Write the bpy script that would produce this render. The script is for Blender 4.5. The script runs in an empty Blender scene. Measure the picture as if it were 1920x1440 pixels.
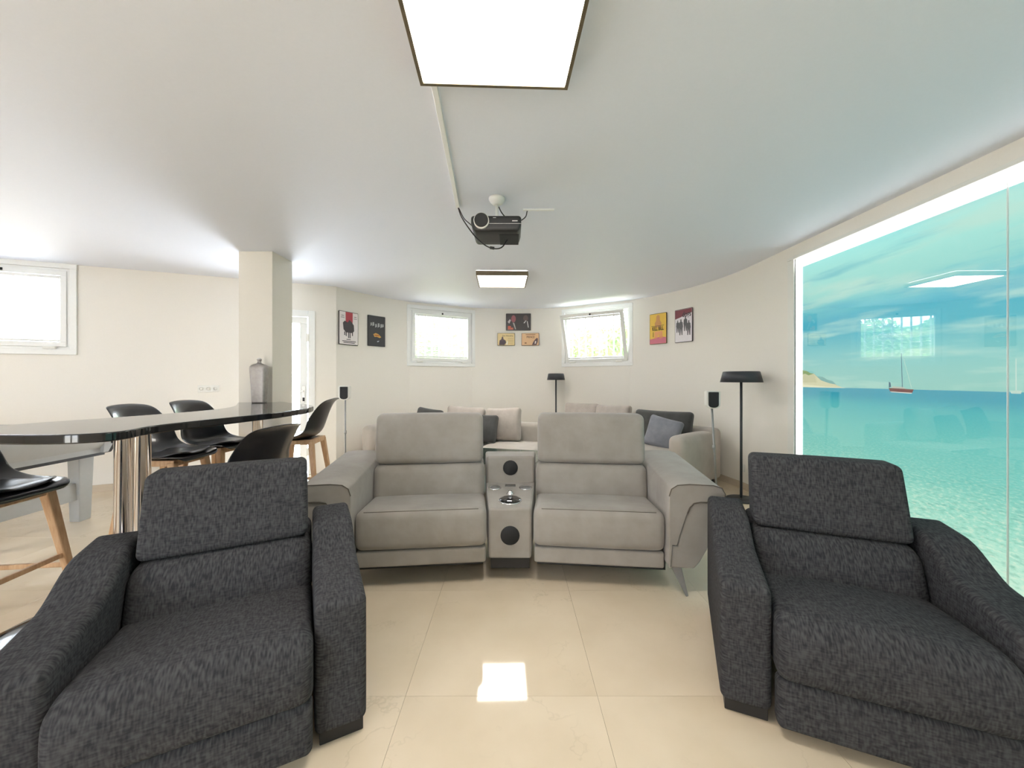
import bpy, bmesh, math, random
from mathutils import Vector, Matrix
random.seed(7)
PI = math.pi
SC = bpy.context.scene
COL = SC.collection

# ------------------------------------------------------------------ camera, sky, exposure
cam_data = bpy.data.cameras.new('camera')
cam_data.sensor_width = 36.0
cam_data.lens = 13.5
cam_data.shift_y = -9.0 / 1920.0
cam_data.clip_start = 0.02
cam = bpy.data.objects.new('camera', cam_data)
cam.location = (0, 0, 1.25)
cam.rotation_euler = (PI / 2, 0, 0)
COL.objects.link(cam)
SC.camera = cam
SC.view_settings.view_transform = 'Standard'
SC.view_settings.look = 'None'
SC.view_settings.exposure = 0.86
SC.view_settings.gamma = 1.0
SC.view_settings.use_curve_mapping = False

SKY_STRENGTH = 10.0
PANEL_STRENGTH = 15.0
MURAL_STRENGTH = 0.57
LED_STRENGTH = 2.6

SC.cycles.max_bounces = 9
SC.cycles.diffuse_bounces = 5
SC.cycles.glossy_bounces = 4
SC.cycles.transparent_max_bounces = 16
SC.cycles.caustics_reflective = False

world = bpy.data.worlds.new('sky')
SC.world = world
world.use_nodes = True
_bg = world.node_tree.nodes['Background']
_bg.inputs[0].default_value = (0.84, 0.92, 1.0, 1)
_bg.inputs[1].default_value = SKY_STRENGTH
sun_data = bpy.data.lights.new('sun', 'SUN')
sun_data.energy = 10.0
sun_data.angle = math.radians(0.6)
sun_data.color = (1.0, 0.96, 0.9)
sun = bpy.data.objects.new('sun', sun_data)
sun.rotation_euler = (math.radians(28), 0, math.radians(-12))
sun.location = (-2, -8, 12)
COL.objects.link(sun)


# ------------------------------------------------------------------ colour and material helpers
def lin(r, g=None, b=None):
    if g is None:
        r, g, b = r
    def f(c):
        c /= 255.0
        return c / 12.92 if c <= 0.04045 else ((c + 0.055) / 1.055) ** 2.4
    return (f(r), f(g), f(b), 1.0)


class NT:
    """small wrapper round a node tree"""
    def __init__(self, name):
        self.m = bpy.data.materials.new(name)
        self.m.use_nodes = True
        self.t = self.m.node_tree
        self.t.nodes.clear()
        self.out = self.n('ShaderNodeOutputMaterial')
    def n(self, kind, **kw):
        nd = self.t.nodes.new(kind)
        for k, v in kw.items():
            setattr(nd, k, v)
        return nd
    def l(self, a, b):
        self.t.links.new(a, b)
    def math(self, op, a, b=0.0, clamp=False):
        nd = self.n('ShaderNodeMath', operation=op)
        nd.use_clamp = clamp
        for i, v in enumerate((a, b)):
            if isinstance(v, (int, float)):
                nd.inputs[i].default_value = v
            else:
                self.l(v, nd.inputs[i])
        return nd.outputs[0]
    def mix(self, fac, a, b):
        nd = self.n('ShaderNodeMix', data_type='RGBA')
        if isinstance(fac, (int, float)):
            nd.inputs[0].default_value = fac
        else:
            self.l(fac, nd.inputs[0])
        for i, v in ((6, a), (7, b)):
            if isinstance(v, tuple):
                nd.inputs[i].default_value = v
            else:
                self.l(v, nd.inputs[i])
        return nd.outputs[2]
    def ramp(self, fac, stops, interp='LINEAR'):
        nd = self.n('ShaderNodeValToRGB')
        cr = nd.color_ramp
        cr.interpolation = interp
        while len(cr.elements) < len(stops):
            cr.elements.new(0.5)
        for e, (p, c) in zip(cr.elements, stops):
            e.position = p
            e.color = c if isinstance(c, tuple) else (c, c, c, 1)
        self.l(fac, nd.inputs[0])
        return nd.outputs[0]
    def coords(self, scale=(1, 1, 1)):
        tc = self.n('ShaderNodeTexCoord')
        mp = self.n('ShaderNodeMapping')
        mp.inputs['Scale'].default_value = scale
        self.l(tc.outputs['Object'], mp.inputs[0])
        return mp.outputs[0]
    def noise(self, vec, scale=1.0, detail=2.0, rough=0.5):
        nd = self.n('ShaderNodeTexNoise')
        nd.inputs['Scale'].default_value = scale
        nd.inputs['Detail'].default_value = detail
        nd.inputs['Roughness'].default_value = rough
        self.l(vec, nd.inputs['Vector'])
        return nd.outputs[0]
    def bump(self, h, strength, dist):
        nd = self.n('ShaderNodeBump')
        nd.inputs['Strength'].default_value = strength
        nd.inputs['Distance'].default_value = dist
        self.l(h, nd.inputs['Height'])
        return nd.outputs[0]
    def principled(self, color, rough=0.5, metal=0.0, spec=0.5, coat=0.0, normal=None, sheen=0.0):
        p = self.n('ShaderNodeBsdfPrincipled')
        if isinstance(color, tuple):
            p.inputs['Base Color'].default_value = color
        else:
            self.l(color, p.inputs['Base Color'])
        if isinstance(rough, (int, float)):
            p.inputs['Roughness'].default_value = rough
        else:
            self.l(rough, p.inputs['Roughness'])
        p.inputs['Metallic'].default_value = metal
        p.inputs['Specular IOR Level'].default_value = spec
        p.inputs['Coat Weight'].default_value = coat
        p.inputs['Coat Roughness'].default_value = 0.03
        p.inputs['Sheen Weight'].default_value = sheen
        if normal is not None:
            self.l(normal, p.inputs['Normal'])
        self.l(p.outputs[0], self.out.inputs[0])
        return p


def plain(name, color, rough=0.5, metal=0.0, spec=0.5, coat=0.0, var=0.06, scale=40, bump=0.0):
    """one colour with a little grain, procedural"""
    t = NT(name)
    v = t.coords()
    n = t.noise(v, scale, 3.0)
    dark = tuple(c * (1 - var) for c in color[:3]) + (1,)
    lite = tuple(min(1, c * (1 + var)) for c in color[:3]) + (1,)
    c = t.mix(n, dark, lite)
    t.principled(c, rough, metal, spec, coat, t.bump(n, bump, 0.002) if bump else None)
    return t.m


def emission(name, color, strength):
    t = NT(name)
    e = t.n('ShaderNodeEmission')
    e.inputs[0].default_value = color
    e.inputs[1].default_value = strength
    t.l(e.outputs[0], t.out.inputs[0])
    return t.m


def clear_glass(name, tint=(1, 1, 1, 1), ior=1.5, boost=1.0):
    """thin pane: straight-through transmission mixed with a mirror by the Fresnel law"""
    t = NT(name)
    tr = t.n('ShaderNodeBsdfTransparent')
    tr.inputs[0].default_value = tint
    gl = t.n('ShaderNodeBsdfGlossy')
    gl.inputs['Roughness'].default_value = 0.0
    fr = t.n('ShaderNodeFresnel')
    geo = t.n('ShaderNodeNewGeometry')      # same law on both faces of the pane
    t.l(t.math('ADD', ior, t.math('MULTIPLY', geo.outputs['Backfacing'], 1.0 / ior - ior)), fr.inputs[0])
    f = t.math('MULTIPLY', fr.outputs[0], boost, True)
    mx = t.n('ShaderNodeMixShader')
    t.l(f, mx.inputs[0])
    t.l(tr.outputs[0], mx.inputs[1])
    t.l(gl.outputs[0], mx.inputs[2])
    t.l(mx.outputs[0], t.out.inputs[0])
    return t.m


def weave(name, c0, c1, fine=175.0, long=46.0, bump=0.28, rough=0.95, sheen=0.0):
    """coarse woven upholstery: three sets of crossing threads"""
    t = NT(name)
    tc = t.n('ShaderNodeTexCoord')
    ns = t.n('ShaderNodeSeparateXYZ')
    t.l(tc.outputs['Normal'], ns.inputs[0])
    h, wsum = None, None
    for k in range(3):      # threads lie in the surface: the set that runs into it fades out
        sc = [long, long, long]
        sc[k] = fine
        thr = t.noise(t.coords(tuple(sc)), 1.0, 0.5)
        w = t.math('SUBTRACT', 1.0, t.math('ABSOLUTE', ns.outputs[k]))
        w = t.math('POWER', w, 2.0)
        a = t.math('MULTIPLY', thr, w)
        h = a if h is None else t.math('ADD', h, a)
        wsum = w if wsum is None else t.math('ADD', wsum, w)
    h = t.math('DIVIDE', h, wsum)
    col = t.ramp(h, [(0.33, c0), (0.67, c1)])
    big = t.noise(t.coords(), 5.0, 2.0)
    col = t.mix(t.math('MULTIPLY', big, 0.25), col, c0)
    t.principled(col, rough, 0, 0.15, 0, t.bump(h, bump, 0.004), sheen)
    return t.m


def suede(name, c0, c1, rough=0.85, scale=7.0, sheen=0.25):
    t = NT(name)
    big = t.noise(t.coords((1, 1, 1)), scale, 3.0, 0.55)
    fine = t.noise(t.coords(), 260.0, 2.0)
    col = t.ramp(big, [(0.3, c0), (0.7, c1)])
    col = t.mix(t.math('MULTIPLY', fine, 0.22), col, c0)
    h = t.math('ADD', t.math('MULTIPLY', big, 3.0), t.math('MULTIPLY', fine, 0.12))
    t.principled(col, rough, 0, 0.2, 0, t.bump(h, 0.35, 0.004), sheen)
    return t.m


# ------------------------------------------------------------------ materials
M = {}
M['wall'] = plain('wall_paint', lin(236, 231, 223), 0.75, var=0.02, scale=90, bump=0.05)
M['ceiling'] = plain('ceiling_paint', lin(233, 236, 246), 0.6, var=0.015, scale=60, bump=0.03)
M['pillar'] = plain('pillar_paint', lin(226, 219, 207), 0.75, var=0.02, scale=90, bump=0.04)
M['white'] = plain('white_lacquer', lin(240, 240, 238), 0.35, var=0.02)
M['plastic_white'] = plain('white_plastic', lin(232, 230, 224), 0.4, var=0.02)
M['skirting'] = plain('skirting_tile', lin(205, 190, 170), 0.25, var=0.05, scale=12)
M['grout'] = plain('grout', lin(196, 182, 156), 0.6)
M['black_gloss'] = plain('black_gloss', lin(18, 18, 21), 0.08, spec=0.6, coat=0.4, var=0.2)
M['granite'] = plain('black_granite', lin(16, 17, 20), 0.05, spec=0.6, var=0.5, scale=200)
M['shell'] = plain('black_shell', lin(24, 24, 27), 0.28, spec=0.55, coat=0.35, var=0.15)
M['pad'] = plain('black_leatherette', lin(30, 30, 33), 0.33, spec=0.6, coat=0.2, var=0.2, scale=180, bump=0.1)
M['black'] = plain('black_plastic', lin(28, 28, 30), 0.45, var=0.15)
M['mesh_black'] = plain('speaker_mesh', lin(24, 24, 26), 0.7, var=0.5, scale=700, bump=0.5)
M['lamp_black'] = plain('lamp_black', lin(48, 50, 56), 0.42, var=0.08)
M['chrome'] = plain('chrome', (0.86, 0.86, 0.88, 1), 0.06, metal=1.0, var=0.02)
M['steel'] = plain('brushed_steel', (0.62, 0.60, 0.58, 1), 0.3, metal=1.0, var=0.08, scale=120)
M['grey_metal'] = plain('grey_metal', lin(150, 150, 150), 0.4, metal=0.4, var=0.05)
M['pewter'] = plain('pewter', (0.36, 0.33, 0.31, 1), 0.48, metal=0.7, var=0.25, scale=35, bump=0.35)
M['brass'] = plain('bronze_frame', lin(120, 108, 86), 0.4, metal=0.6, var=0.08)
M['table_grey'] = plain('grey_table_panel', lin(176, 178, 178), 0.4, var=0.05, scale=25)
M['cloth_blue'] = plain('blue_cloth', lin(70, 96, 120), 0.95, var=0.1)
M['seam'] = plain('seam_thread', lin(92, 84, 76), 0.9)
M['dark_seam'] = plain('dark_seam', lin(30, 30, 30), 0.9)
M['sofa'] = suede('sofa_suede', lin(138, 132, 126), lin(152, 146, 140))
M['corner_sofa'] = suede('corner_sofa_fabric', lin(174, 166, 158), lin(190, 182, 175), scale=5)
M['cushion_light'] = suede('light_cushion_fabric', lin(172, 162, 155), lin(188, 179, 172), scale=9)
M['cushion_dark'] = suede('dark_cushion_fabric', lin(70, 70, 70), lin(84, 84, 84), scale=9)
M['cushion_blue'] = suede('blue_grey_cushion_fabric', lin(126, 128, 138), lin(148, 150, 160), scale=8)
M['charcoal'] = weave('charcoal_weave', lin(46, 46, 49), lin(76, 76, 78))
M['glass'] = clear_glass('window_glass')
M['mural_glass'] = clear_glass('mural_glass', ior=1.5, boost=1.5)
M['table_glass'] = clear_glass('table_glass', tint=lin(190, 214, 206), ior=1.6, boost=1.6)
M['panel_light'] = emission('panel_light', (1.0, 0.94, 0.85, 1), PANEL_STRENGTH)
M['led'] = emission('led_strip', (0.95, 1.0, 1.0, 1), LED_STRENGTH)
M['patio'] = plain('patio_stone', lin(205, 198, 186), 0.8, scale=6, var=0.1)
M['bounce_gravel'] = plain('light_bounce_gravel', lin(215, 206, 190), 0.9, scale=20, var=0.2)  # ground made pale to bounce daylight up through the back windows
M['lens'] = plain('lens_glass', lin(12, 12, 16), 0.05, spec=0.8, coat=1.0)

# floor tile: polished cream marble with fine veins, shifted from tile to tile
t = NT('marble_tile')
tc = t.n('ShaderNodeTexCoord')
oi = t.n('ShaderNodeObjectInfo')
off = t.n('ShaderNodeVectorMath', operation='SCALE')
off.inputs[0].default_value = (37.0, 19.0, 11.0)
t.l(oi.outputs['Random'], off.inputs['Scale'])
ad = t.n('ShaderNodeVectorMath', operation='ADD')
t.l(tc.outputs['Object'], ad.inputs[0])
t.l(off.outputs[0], ad.inputs[1])
v = ad.outputs[0]
cloud = t.noise(v, 3.0, 4.0)
warp = t.n('ShaderNodeTexNoise')
warp.inputs['Scale'].default_value = 2.6
warp.inputs['Detail'].default_value = 5.0
warp.inputs['Roughness'].default_value = 0.6
t.l(v, warp.inputs['Vector'])
vein = t.math('ABSOLUTE', t.math('SUBTRACT', warp.outputs[0], 0.5))
vein = t.math('SUBTRACT', 1.0, t.math('MULTIPLY', vein, 90.0), True)
vmask = t.noise(v, 1.7, 1.0)
vein = t.math('MULTIPLY', vein, t.ramp(vmask, [(0.45, 0.0), (0.62, 1.0)]))
base = t.ramp(cloud, [(0.3, lin(212, 195, 170)), (0.7, lin(222, 206, 183))])
col = t.mix(t.math('MULTIPLY', vein, 0.35), base, lin(180, 165, 140))
t.principled(col, 0.045, 0, 0.5)
M['tile'] = t.m

# wood
t = NT('beech_wood')
v = t.coords((14, 14, 2.2))
g = t.noise(v, 4.0, 4.0, 0.6)
fine = t.noise(t.coords((160, 160, 8)), 1.0, 2.0)
col = t.ramp(g, [(0.3, lin(184, 146, 110)), (0.7, lin(212, 178, 140))])
col = t.mix(t.math('MULTIPLY', fine, 0.3), col, lin(164, 124, 90))
t.principled(col, 0.42, 0, 0.4, 0, t.bump(fine, 0.15, 0.001))
M['wood'] = t.m

# window blind slats: white, letting light through
t = NT('blind_slat')
d = t.n('ShaderNodeBsdfDiffuse')
d.inputs[0].default_value = (0.9, 0.91, 0.93, 1)
tl = t.n('ShaderNodeBsdfTranslucent')
tl.inputs[0].default_value = (0.9, 0.92, 0.95, 1)
mx = t.n('ShaderNodeMixShader')
mx.inputs[0].default_value = 0.4
t.l(d.outputs[0], mx.inputs[1])
t.l(tl.outputs[0], mx.inputs[2])
t.l(mx.outputs[0], t.out.inputs[0])
M['slat'] = t.m

# hedge leaves
t = NT('hedge_leaf')
n = t.noise(t.coords(), 3.0, 3.0)
f2 = t.noise(t.coords(), 40.0, 1.0)
col = t.ramp(n, [(0.3, lin(118, 150, 92)), (0.6, lin(160, 186, 122)), (0.8, lin(206, 214, 160))])
col = t.mix(t.math('MULTIPLY', f2, 0.4), col, lin(104, 136, 84))
t.principled(col, 0.6, 0, 0.25)
M['leaf'] = t.m

# the backlit beach photograph of the mural (printed film, object coordinates: y along the wall, z up)
t = NT('mural_print')
tc = t.n('ShaderNodeTexCoord')
sp = t.n('ShaderNodeSeparateXYZ')
t.l(tc.outputs['Object'], sp.inputs[0])
Y, Z = sp.outputs[1], sp.outputs[2]
HZ = 1.18
# sky
sk = t.math('DIVIDE', t.math('SUBTRACT', Z, HZ), 1.2, True)
sky = t.ramp(sk, [(0.0, lin(150, 208, 196)), (0.12, lin(146, 209, 201)), (0.24, lin(128, 204, 205)),
                  (0.36, lin(88, 188, 204)), (0.48, lin(84, 186, 206)), (0.56, lin(120, 206, 212)),
                  (0.66, lin(160, 226, 216)), (0.80, lin(172, 236, 224)), (0.96, lin(170, 246, 240))])
cb = t.n('ShaderNodeCombineXYZ')
t.l(t.math('MULTIPLY', Y, 1.1), cb.inputs[0])
t.l(t.math('MULTIPLY', Z, 6.5), cb.inputs[1])
cl = t.noise(cb.outputs[0], 1.0, 5.0, 0.55)
cb2 = t.n('ShaderNodeCombineXYZ')
t.l(t.math('ADD', t.math('MULTIPLY', Y, 0.9), 7.3), cb2.inputs[0])
t.l(t.math('MULTIPLY', Z, 9.0), cb2.inputs[1])
cl2 = t.noise(cb2.outputs[0], 1.0, 5.0, 0.6)
sky = t.mix(t.math('MULTIPLY', t.ramp(cl, [(0.50, 0.0), (0.66, 1.0)]), 0.75), sky, lin(196, 234, 218))
band = t.ramp(sk, [(0.42, 0.0), (0.52, 1.0), (0.74, 1.0), (0.9, 0.25)])
sky = t.mix(t.math('MULTIPLY', t.math('MULTIPLY', t.ramp(cl2, [(0.52, 0.0), (0.68, 1.0)]), 0.7), band), sky, lin(84, 184, 206))
# sea
dz = t.math('SUBTRACT', HZ, Z)
sea = t.ramp(t.math('DIVIDE', dz, 1.2, True), [(0.0, lin(66, 164, 186)), (0.05, lin(62, 166, 184)), (0.11, lin(92, 190, 192)),
             (0.25, lin(116, 204, 196)), (0.45, lin(132, 212, 198)), (0.62, lin(160, 228, 208)),
             (0.80, lin(190, 241, 217)), (1.0, lin(216, 250, 226))])
D = t.math('DIVIDE', 1.0, t.math('ADD', t.math('MAXIMUM', dz, 0.0), 0.10))
X = t.math('MULTIPLY', t.math('SUBTRACT', Y, 2.0), D)
cb3 = t.n('ShaderNodeCombineXYZ')
t.l(t.math('MULTIPLY', X, 10.0), cb3.inputs[0])
t.l(t.math('MULTIPLY', D, 34.0), cb3.inputs[1])
rp = t.noise(cb3.outputs[0], 1.0, 4.0, 0.6)
cb4 = t.n('ShaderNodeCombineXYZ')
t.l(t.math('MULTIPLY', X, 26.0), cb4.inputs[0])
t.l(t.math('MULTIPLY', D, 52.0), cb4.inputs[1])
rp2 = t.noise(cb4.outputs[0], 1.0, 3.0, 0.6)
near = t.ramp(t.math('DIVIDE', dz, 1.2, True), [(0.12, 0.10), (0.4, 0.35), (0.62, 0.9), (1.0, 1.0)])
sea = t.mix(t.math('MULTIPLY', t.math('MULTIPLY', t.ramp(rp, [(0.5, 0.0), (0.68, 1.0)]), near), 0.55), sea, lin(88, 172, 160))
sea = t.mix(t.math('MULTIPLY', t.math('MULTIPLY', t.ramp(rp2, [(0.5, 0.0), (0.66, 1.0)]), near), 0.6), sea, lin(236, 252, 226))
sea = t.mix(t.math('MULTIPLY', t.math('MULTIPLY', t.ramp(rp2, [(0.36, 1.0), (0.46, 0.0)]), near), 0.35), sea, lin(110, 180, 150))
pic = t.mix(t.math('LESS_THAN', Z, HZ), sky, sea)
e = t.n('ShaderNodeEmission')
t.l(pic, e.inputs[0])
e.inputs[1].default_value = MURAL_STRENGTH
t.l(e.outputs[0], t.out.inputs[0])
M['mural'] = t.m


def print_ink(name, rgb, strength=MURAL_STRENGTH):
    return emission(name, lin(*rgb), strength)


# ------------------------------------------------------------------ object helpers
def link(o, parent=None):
    COL.objects.link(o)
    if parent is not None:
        o.parent = parent
    return o


def mesh_obj(name, verts, faces, m, parent=None, loc=(0, 0, 0), rot=(0, 0, 0), smooth=False):
    me = bpy.data.meshes.new(name)
    me.from_pydata([tuple(v) for v in verts], [], faces)
    me.validate()
    bm = bmesh.new()
    bm.from_mesh(me)
    bmesh.ops.recalc_face_normals(bm, faces=bm.faces)
    bm.to_mesh(me)
    bm.free()
    if smooth:
        for p in me.polygons:
            p.use_smooth = True
    if m is not None:
        me.materials.append(M[m] if isinstance(m, str) else m)
    o = bpy.data.objects.new(name, me)
    o.location = loc
    o.rotation_euler = rot
    return link(o, parent)


def thing(name, label, cat, loc=(0, 0, 0), rotz=0.0, group=None):
    o = bpy.data.objects.new(name, None)
    o.empty_display_size = 0.1
    o.location = loc
    o.rotation_euler = (0, 0, rotz)
    link(o)
    return tag(o, label, cat, group)


def tag(o, label, cat, group=None):
    o['label'] = label
    o['category'] = cat
    if group:
        o['group'] = group
    return o


def structure(o, label=None):
    o['kind'] = 'structure'
    if label:
        o['label'] = label
    return o


def bevel(o, w, seg=2, angle=35):
    b = o.modifiers.new('bevel', 'BEVEL')
    b.width = w
    b.segments = seg
    b.limit_method = 'ANGLE'
    b.angle_limit = math.radians(angle)
    for p in o.data.polygons:
        p.use_smooth = True
    try:
        b.harden_normals = True
    except Exception:
        pass
    return o


def box_data(x0, x1, y0, y1, z0, z1):
    v = [(x0, y0, z0), (x1, y0, z0), (x1, y1, z0), (x0, y1, z0), (x0, y0, z1), (x1, y0, z1), (x1, y1, z1), (x0, y1, z1)]
    f = [(0, 3, 2, 1), (4, 5, 6, 7), (0, 1, 5, 4), (1, 2, 6, 5), (2, 3, 7, 6), (3, 0, 4, 7)]
    return v, f


class MB:
    """collects pieces of ONE part"""
    def __init__(self):
        self.v, self.f = [], []
    def add(self, v, f):
        b = len(self.v)
        self.v += [tuple(p) for p in v]
        self.f += [tuple(i + b for i in q) for q in f]
        return self
    def box(self, *a):
        return self.add(*box_data(*a))
    def bar(self, p, q, w, h, up=(0, 0, 1)):
        """square bar from p to q; w across, h along the up side; w/h may be (start, end)"""
        p, q = Vector(p), Vector(q)
        d = (q - p).normalized()
        u = Vector(up)
        s = d.cross(u)
        if s.length < 1e-5:
            s = d.cross(Vector((1, 0, 0)))
        s.normalize()
        u = s.cross(d).normalized()
        w = w if isinstance(w, tuple) else (w, w)
        h = h if isinstance(h, tuple) else (h, h)
        v = []
        for c, ww, hh in ((p, w[0], h[0]), (q, w[1], h[1])):
            for a, b in ((-1, -1), (1, -1), (1, 1), (-1, 1)):
                v.append(c + s * a * ww / 2 + u * b * hh / 2)
        return self.add(v, [(0, 3, 2, 1), (4, 5, 6, 7), (0, 1, 5, 4), (1, 2, 6, 5), (2, 3, 7, 6), (3, 0, 4, 7)])
    def build(self, name, m, parent=None, loc=(0, 0, 0), rot=(0, 0, 0), smooth=False, bev=0, seg=2):
        o = mesh_obj(name, self.v, self.f, m, parent, loc, rot, smooth)
        if bev:
            bevel(o, bev, seg)
        return o


def axis_steps(h, r, n, m=3):
    r = min(r, h * 0.999)
    i = h - r
    a = [-h + r * (1 - math.cos(PI / 2 * k / m)) if False else -h + r * k / m for k in range(m)]
    b = [-i + 2 * i * k / n for k in range(n + 1)]
    return a + b + [-x for x in reversed(a)]


def rbox(name, m, x0, x1, y0, y1, z0, z1, r=0.03, n=6, bulge=(0, 0, 0), fn=None, parent=None, loc=(0, 0, 0), rot=(0, 0, 0), rnd=3):
    """soft box with rounded edges, optional swell, optional reshaping function fn(x,y,z)"""
    H = ((x1 - x0) / 2, (y1 - y0) / 2, (z1 - z0) / 2)
    C = ((x1 + x0) / 2, (y1 + y0) / 2, (z1 + z0) / 2)
    rr = min(r, min(H) * 0.98)
    G = [axis_steps(h, rr, n, rnd) for h in H]
    N = [len(g) - 1 for g in G]
    idx, verts, faces = {}, [], []
    def vert(i, j, k):
        key = (i, j, k)
        if key in idx:
            return idx[key]
        p = [G[0][i], G[1][j], G[2][k]]
        q = [max(-(h - rr), min(h - rr, c)) for c, h in zip(p, H)]
        d = Vector([a - b for a, b in zip(p, q)])
        if d.length > 1e-9:
            d = d.normalized() * rr
        w = [a + b for a, b in zip(q, d)]
        u = [c / h for c, h in zip(w, H)]
        if bulge[0]:
            w[0] += bulge[0] * u[0] * (1 - u[1] ** 2) * (1 - u[2] ** 2)
        if bulge[1]:
            w[1] += bulge[1] * u[1] * (1 - u[0] ** 2) * (1 - u[2] ** 2)
        if bulge[2]:
            w[2] += bulge[2] * u[2] * (1 - u[0] ** 2) * (1 - u[1] ** 2)
        w = [a + c for a, c in zip(w, C)]
        if fn:
            w = fn(*w)
        idx[key] = len(verts)
        verts.append(tuple(w))
        return idx[key]
    for a in range(3):
        b, c = (a + 1) % 3, (a + 2) % 3
        for side in (0, N[a]):
            for i in range(N[b]):
                for j in range(N[c]):
                    q = []
                    for di, dj in ((0, 0), (1, 0), (1, 1), (0, 1)):
                        k = [0, 0, 0]
                        k[a], k[b], k[c] = side, i + di, j + dj
                        q.append(vert(*k))
                    faces.append(tuple(q if side else q[::-1]))
    return mesh_obj(name, verts, faces, m, parent, loc, rot, True)


def prism(name, m, outline, a0, a1, axis='y', parent=None, loc=(0, 0, 0), rot=(0, 0, 0), bev=0, seg=2, smooth=False):
    """outline of (p,q) pairs pushed along an axis. axis y: (x,z); axis z: (x,y); axis x: (y,z)"""
    def P(p, q, s):
        return {'y': (p, s, q), 'z': (p, q, s), 'x': (s, p, q)}[axis]
    n = len(outline)
    v = [P(p, q, a0) for p, q in outline] + [P(p, q, a1) for p, q in outline]
    f = [tuple(range(n)), tuple(range(2 * n - 1, n - 1, -1))]
    f += [(i, (i + 1) % n, (i + 1) % n + n, i + n) for i in range(n)]
    o = mesh_obj(name, v, f, m, parent, loc, rot, smooth)
    if bev:
        bevel(o, bev, seg)
    return o


def lathe_data(prof, n=24, cx=0.0, cy=0.0):
    v, f = [], []
    for r, z in prof:
        for k in range(n):
            a = 2 * PI * k / n
            v.append((cx + r * math.cos(a), cy + r * math.sin(a), z))
    for i in range(len(prof) - 1):
        for k in range(n):
            f.append((i * n + k, i * n + (k + 1) % n, (i + 1) * n + (k + 1) % n, (i + 1) * n + k))
    f.append(tuple(range(n)))
    f.append(tuple(range((len(prof) - 1) * n, len(prof) * n)))
    return v, f


def lathe(name, m, prof, n=24, parent=None, loc=(0, 0, 0), rot=(0, 0, 0), smooth=True, bev=0):
    v, f = lathe_data(prof, n)
    o = mesh_obj(name, v, f, m, parent, loc, rot, False)
    if smooth:
        for p in o.data.polygons:
            if len(p.vertices) == 4:
                p.use_smooth = True
    return o


def spline(pts, n=8, closed=False):
    P = [Vector(p) for p in pts]
    out = []
    L = len(P)
    rng = range(L) if closed else range(L - 1)
    for i in rng:
        p1, p2 = P[i], P[(i + 1) % L]
        p0 = P[(i - 1) % L] if (closed or i > 0) else p1 * 2 - p2
        p3 = P[(i + 2) % L] if (closed or i + 2 < L) else p2 * 2 - p1
        for k in range(n):
            s = k / n
            out.append(0.5 * ((2 * p1) + (p2 - p0) * s + (2 * p0 - 5 * p1 + 4 * p2 - p3) * s * s + (3 * p1 - p0 - 3 * p2 + p3) * s ** 3))
    if not closed:
        out.append(P[-1])
    return out


def tube_data(pts, r, n=8, closed=False):
    pts = [Vector(p) for p in pts]
    v, f = [], []
    L = len(pts)
    prev = None
    for i, p in enumerate(pts):
        a = pts[(i - 1) % L] if (closed or i > 0) else p
        b = pts[(i + 1) % L] if (closed or i < L - 1) else p
        d = (b - a).normalized()
        if prev is None:
            u = d.cross(Vector((0, 0, 1)))
            if u.length < 1e-3:
                u = d.cross(Vector((1, 0, 0)))
        else:
            u = prev - d * prev.dot(d)
        u.normalize()
        prev = u
        w = d.cross(u)
        rr = r[i] if isinstance(r, (list, tuple)) else r
        for k in range(n):
            t_ = 2 * PI * k / n
            v.append(p + (u * math.cos(t_) + w * math.sin(t_)) * rr)
    for i in range(L if closed else L - 1):
        j = (i + 1) % L
        for k in range(n):
            f.append((i * n + k, i * n + (k + 1) % n, j * n + (k + 1) % n, j * n + k))
    if not closed:
        f.append(tuple(range(n)))
        f.append(tuple(range((L - 1) * n, L * n)))
    return v, f


def tube(name, m, pts, r, n=8, parent=None, loc=(0, 0, 0), rot=(0, 0, 0), closed=False):
    v, f = tube_data(pts, r, n, closed)
    return mesh_obj(name, v, f, m, parent, loc, rot, True)


def writing(name, text, size, m, parent, loc, rot=(PI / 2, 0, 0), sx=1.0, bold=0.0):
    cu = bpy.data.curves.new(name, 'FONT')
    cu.body = text
    cu.size = size
    cu.align_x = 'CENTER'
    cu.align_y = 'CENTER'
    cu.extrude = 0.0004
    cu.offset = bold
    cu.materials.append(M[m] if isinstance(m, str) else m)
    tmp = bpy.data.objects.new(name, cu)
    COL.objects.link(tmp)
    me = bpy.data.meshes.new_from_object(tmp.evaluated_get(bpy.context.evaluated_depsgraph_get()))
    bpy.data.objects.remove(tmp)
    o = bpy.data.objects.new(name, me)
    o.location = loc
    o.rotation_euler = rot
    o.scale = (sx, 1, 1)
    return link(o, parent)


def copy_tree(o, parent=None):
    c = o.copy()
    COL.objects.link(c)
    if parent is not None:
        c.parent = parent
    for ch in list(o.children):
        copy_tree(ch, c)
    return c


# ------------------------------------------------------------------ the room
CX, CY, CR = 0.04, 4.22, 2.60      # the rounded end of the room
XR = 2.64                          # right wall
H = 2.5                            # ceiling height
TH = 0.24                          # wall thickness


def arc(deg, r=CR):
    a = math.radians(deg)
    return (CX + r * math.sin(a), CY + r * math.cos(a))


# straight left wall: y = 6.159 + 0.41 x, meets the arc
LS, LI = 0.41, 6.159
_a = 1 + LS * LS
_b = -2 * CX + 2 * LS * (LI - CY)
_c = CX * CX + (LI - CY) ** 2 - CR * CR
XC = (-_b - math.sqrt(_b * _b - 4 * _a * _c)) / (2 * _a)
CORNER = (XC, LI + LS * XC)
TH0 = math.degrees(math.atan2(CORNER[0] - CX, CORNER[1] - CY))
XS = -7.2
YB = -2.6


def lw(x):
    return (x, LI + LS * x)


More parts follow.
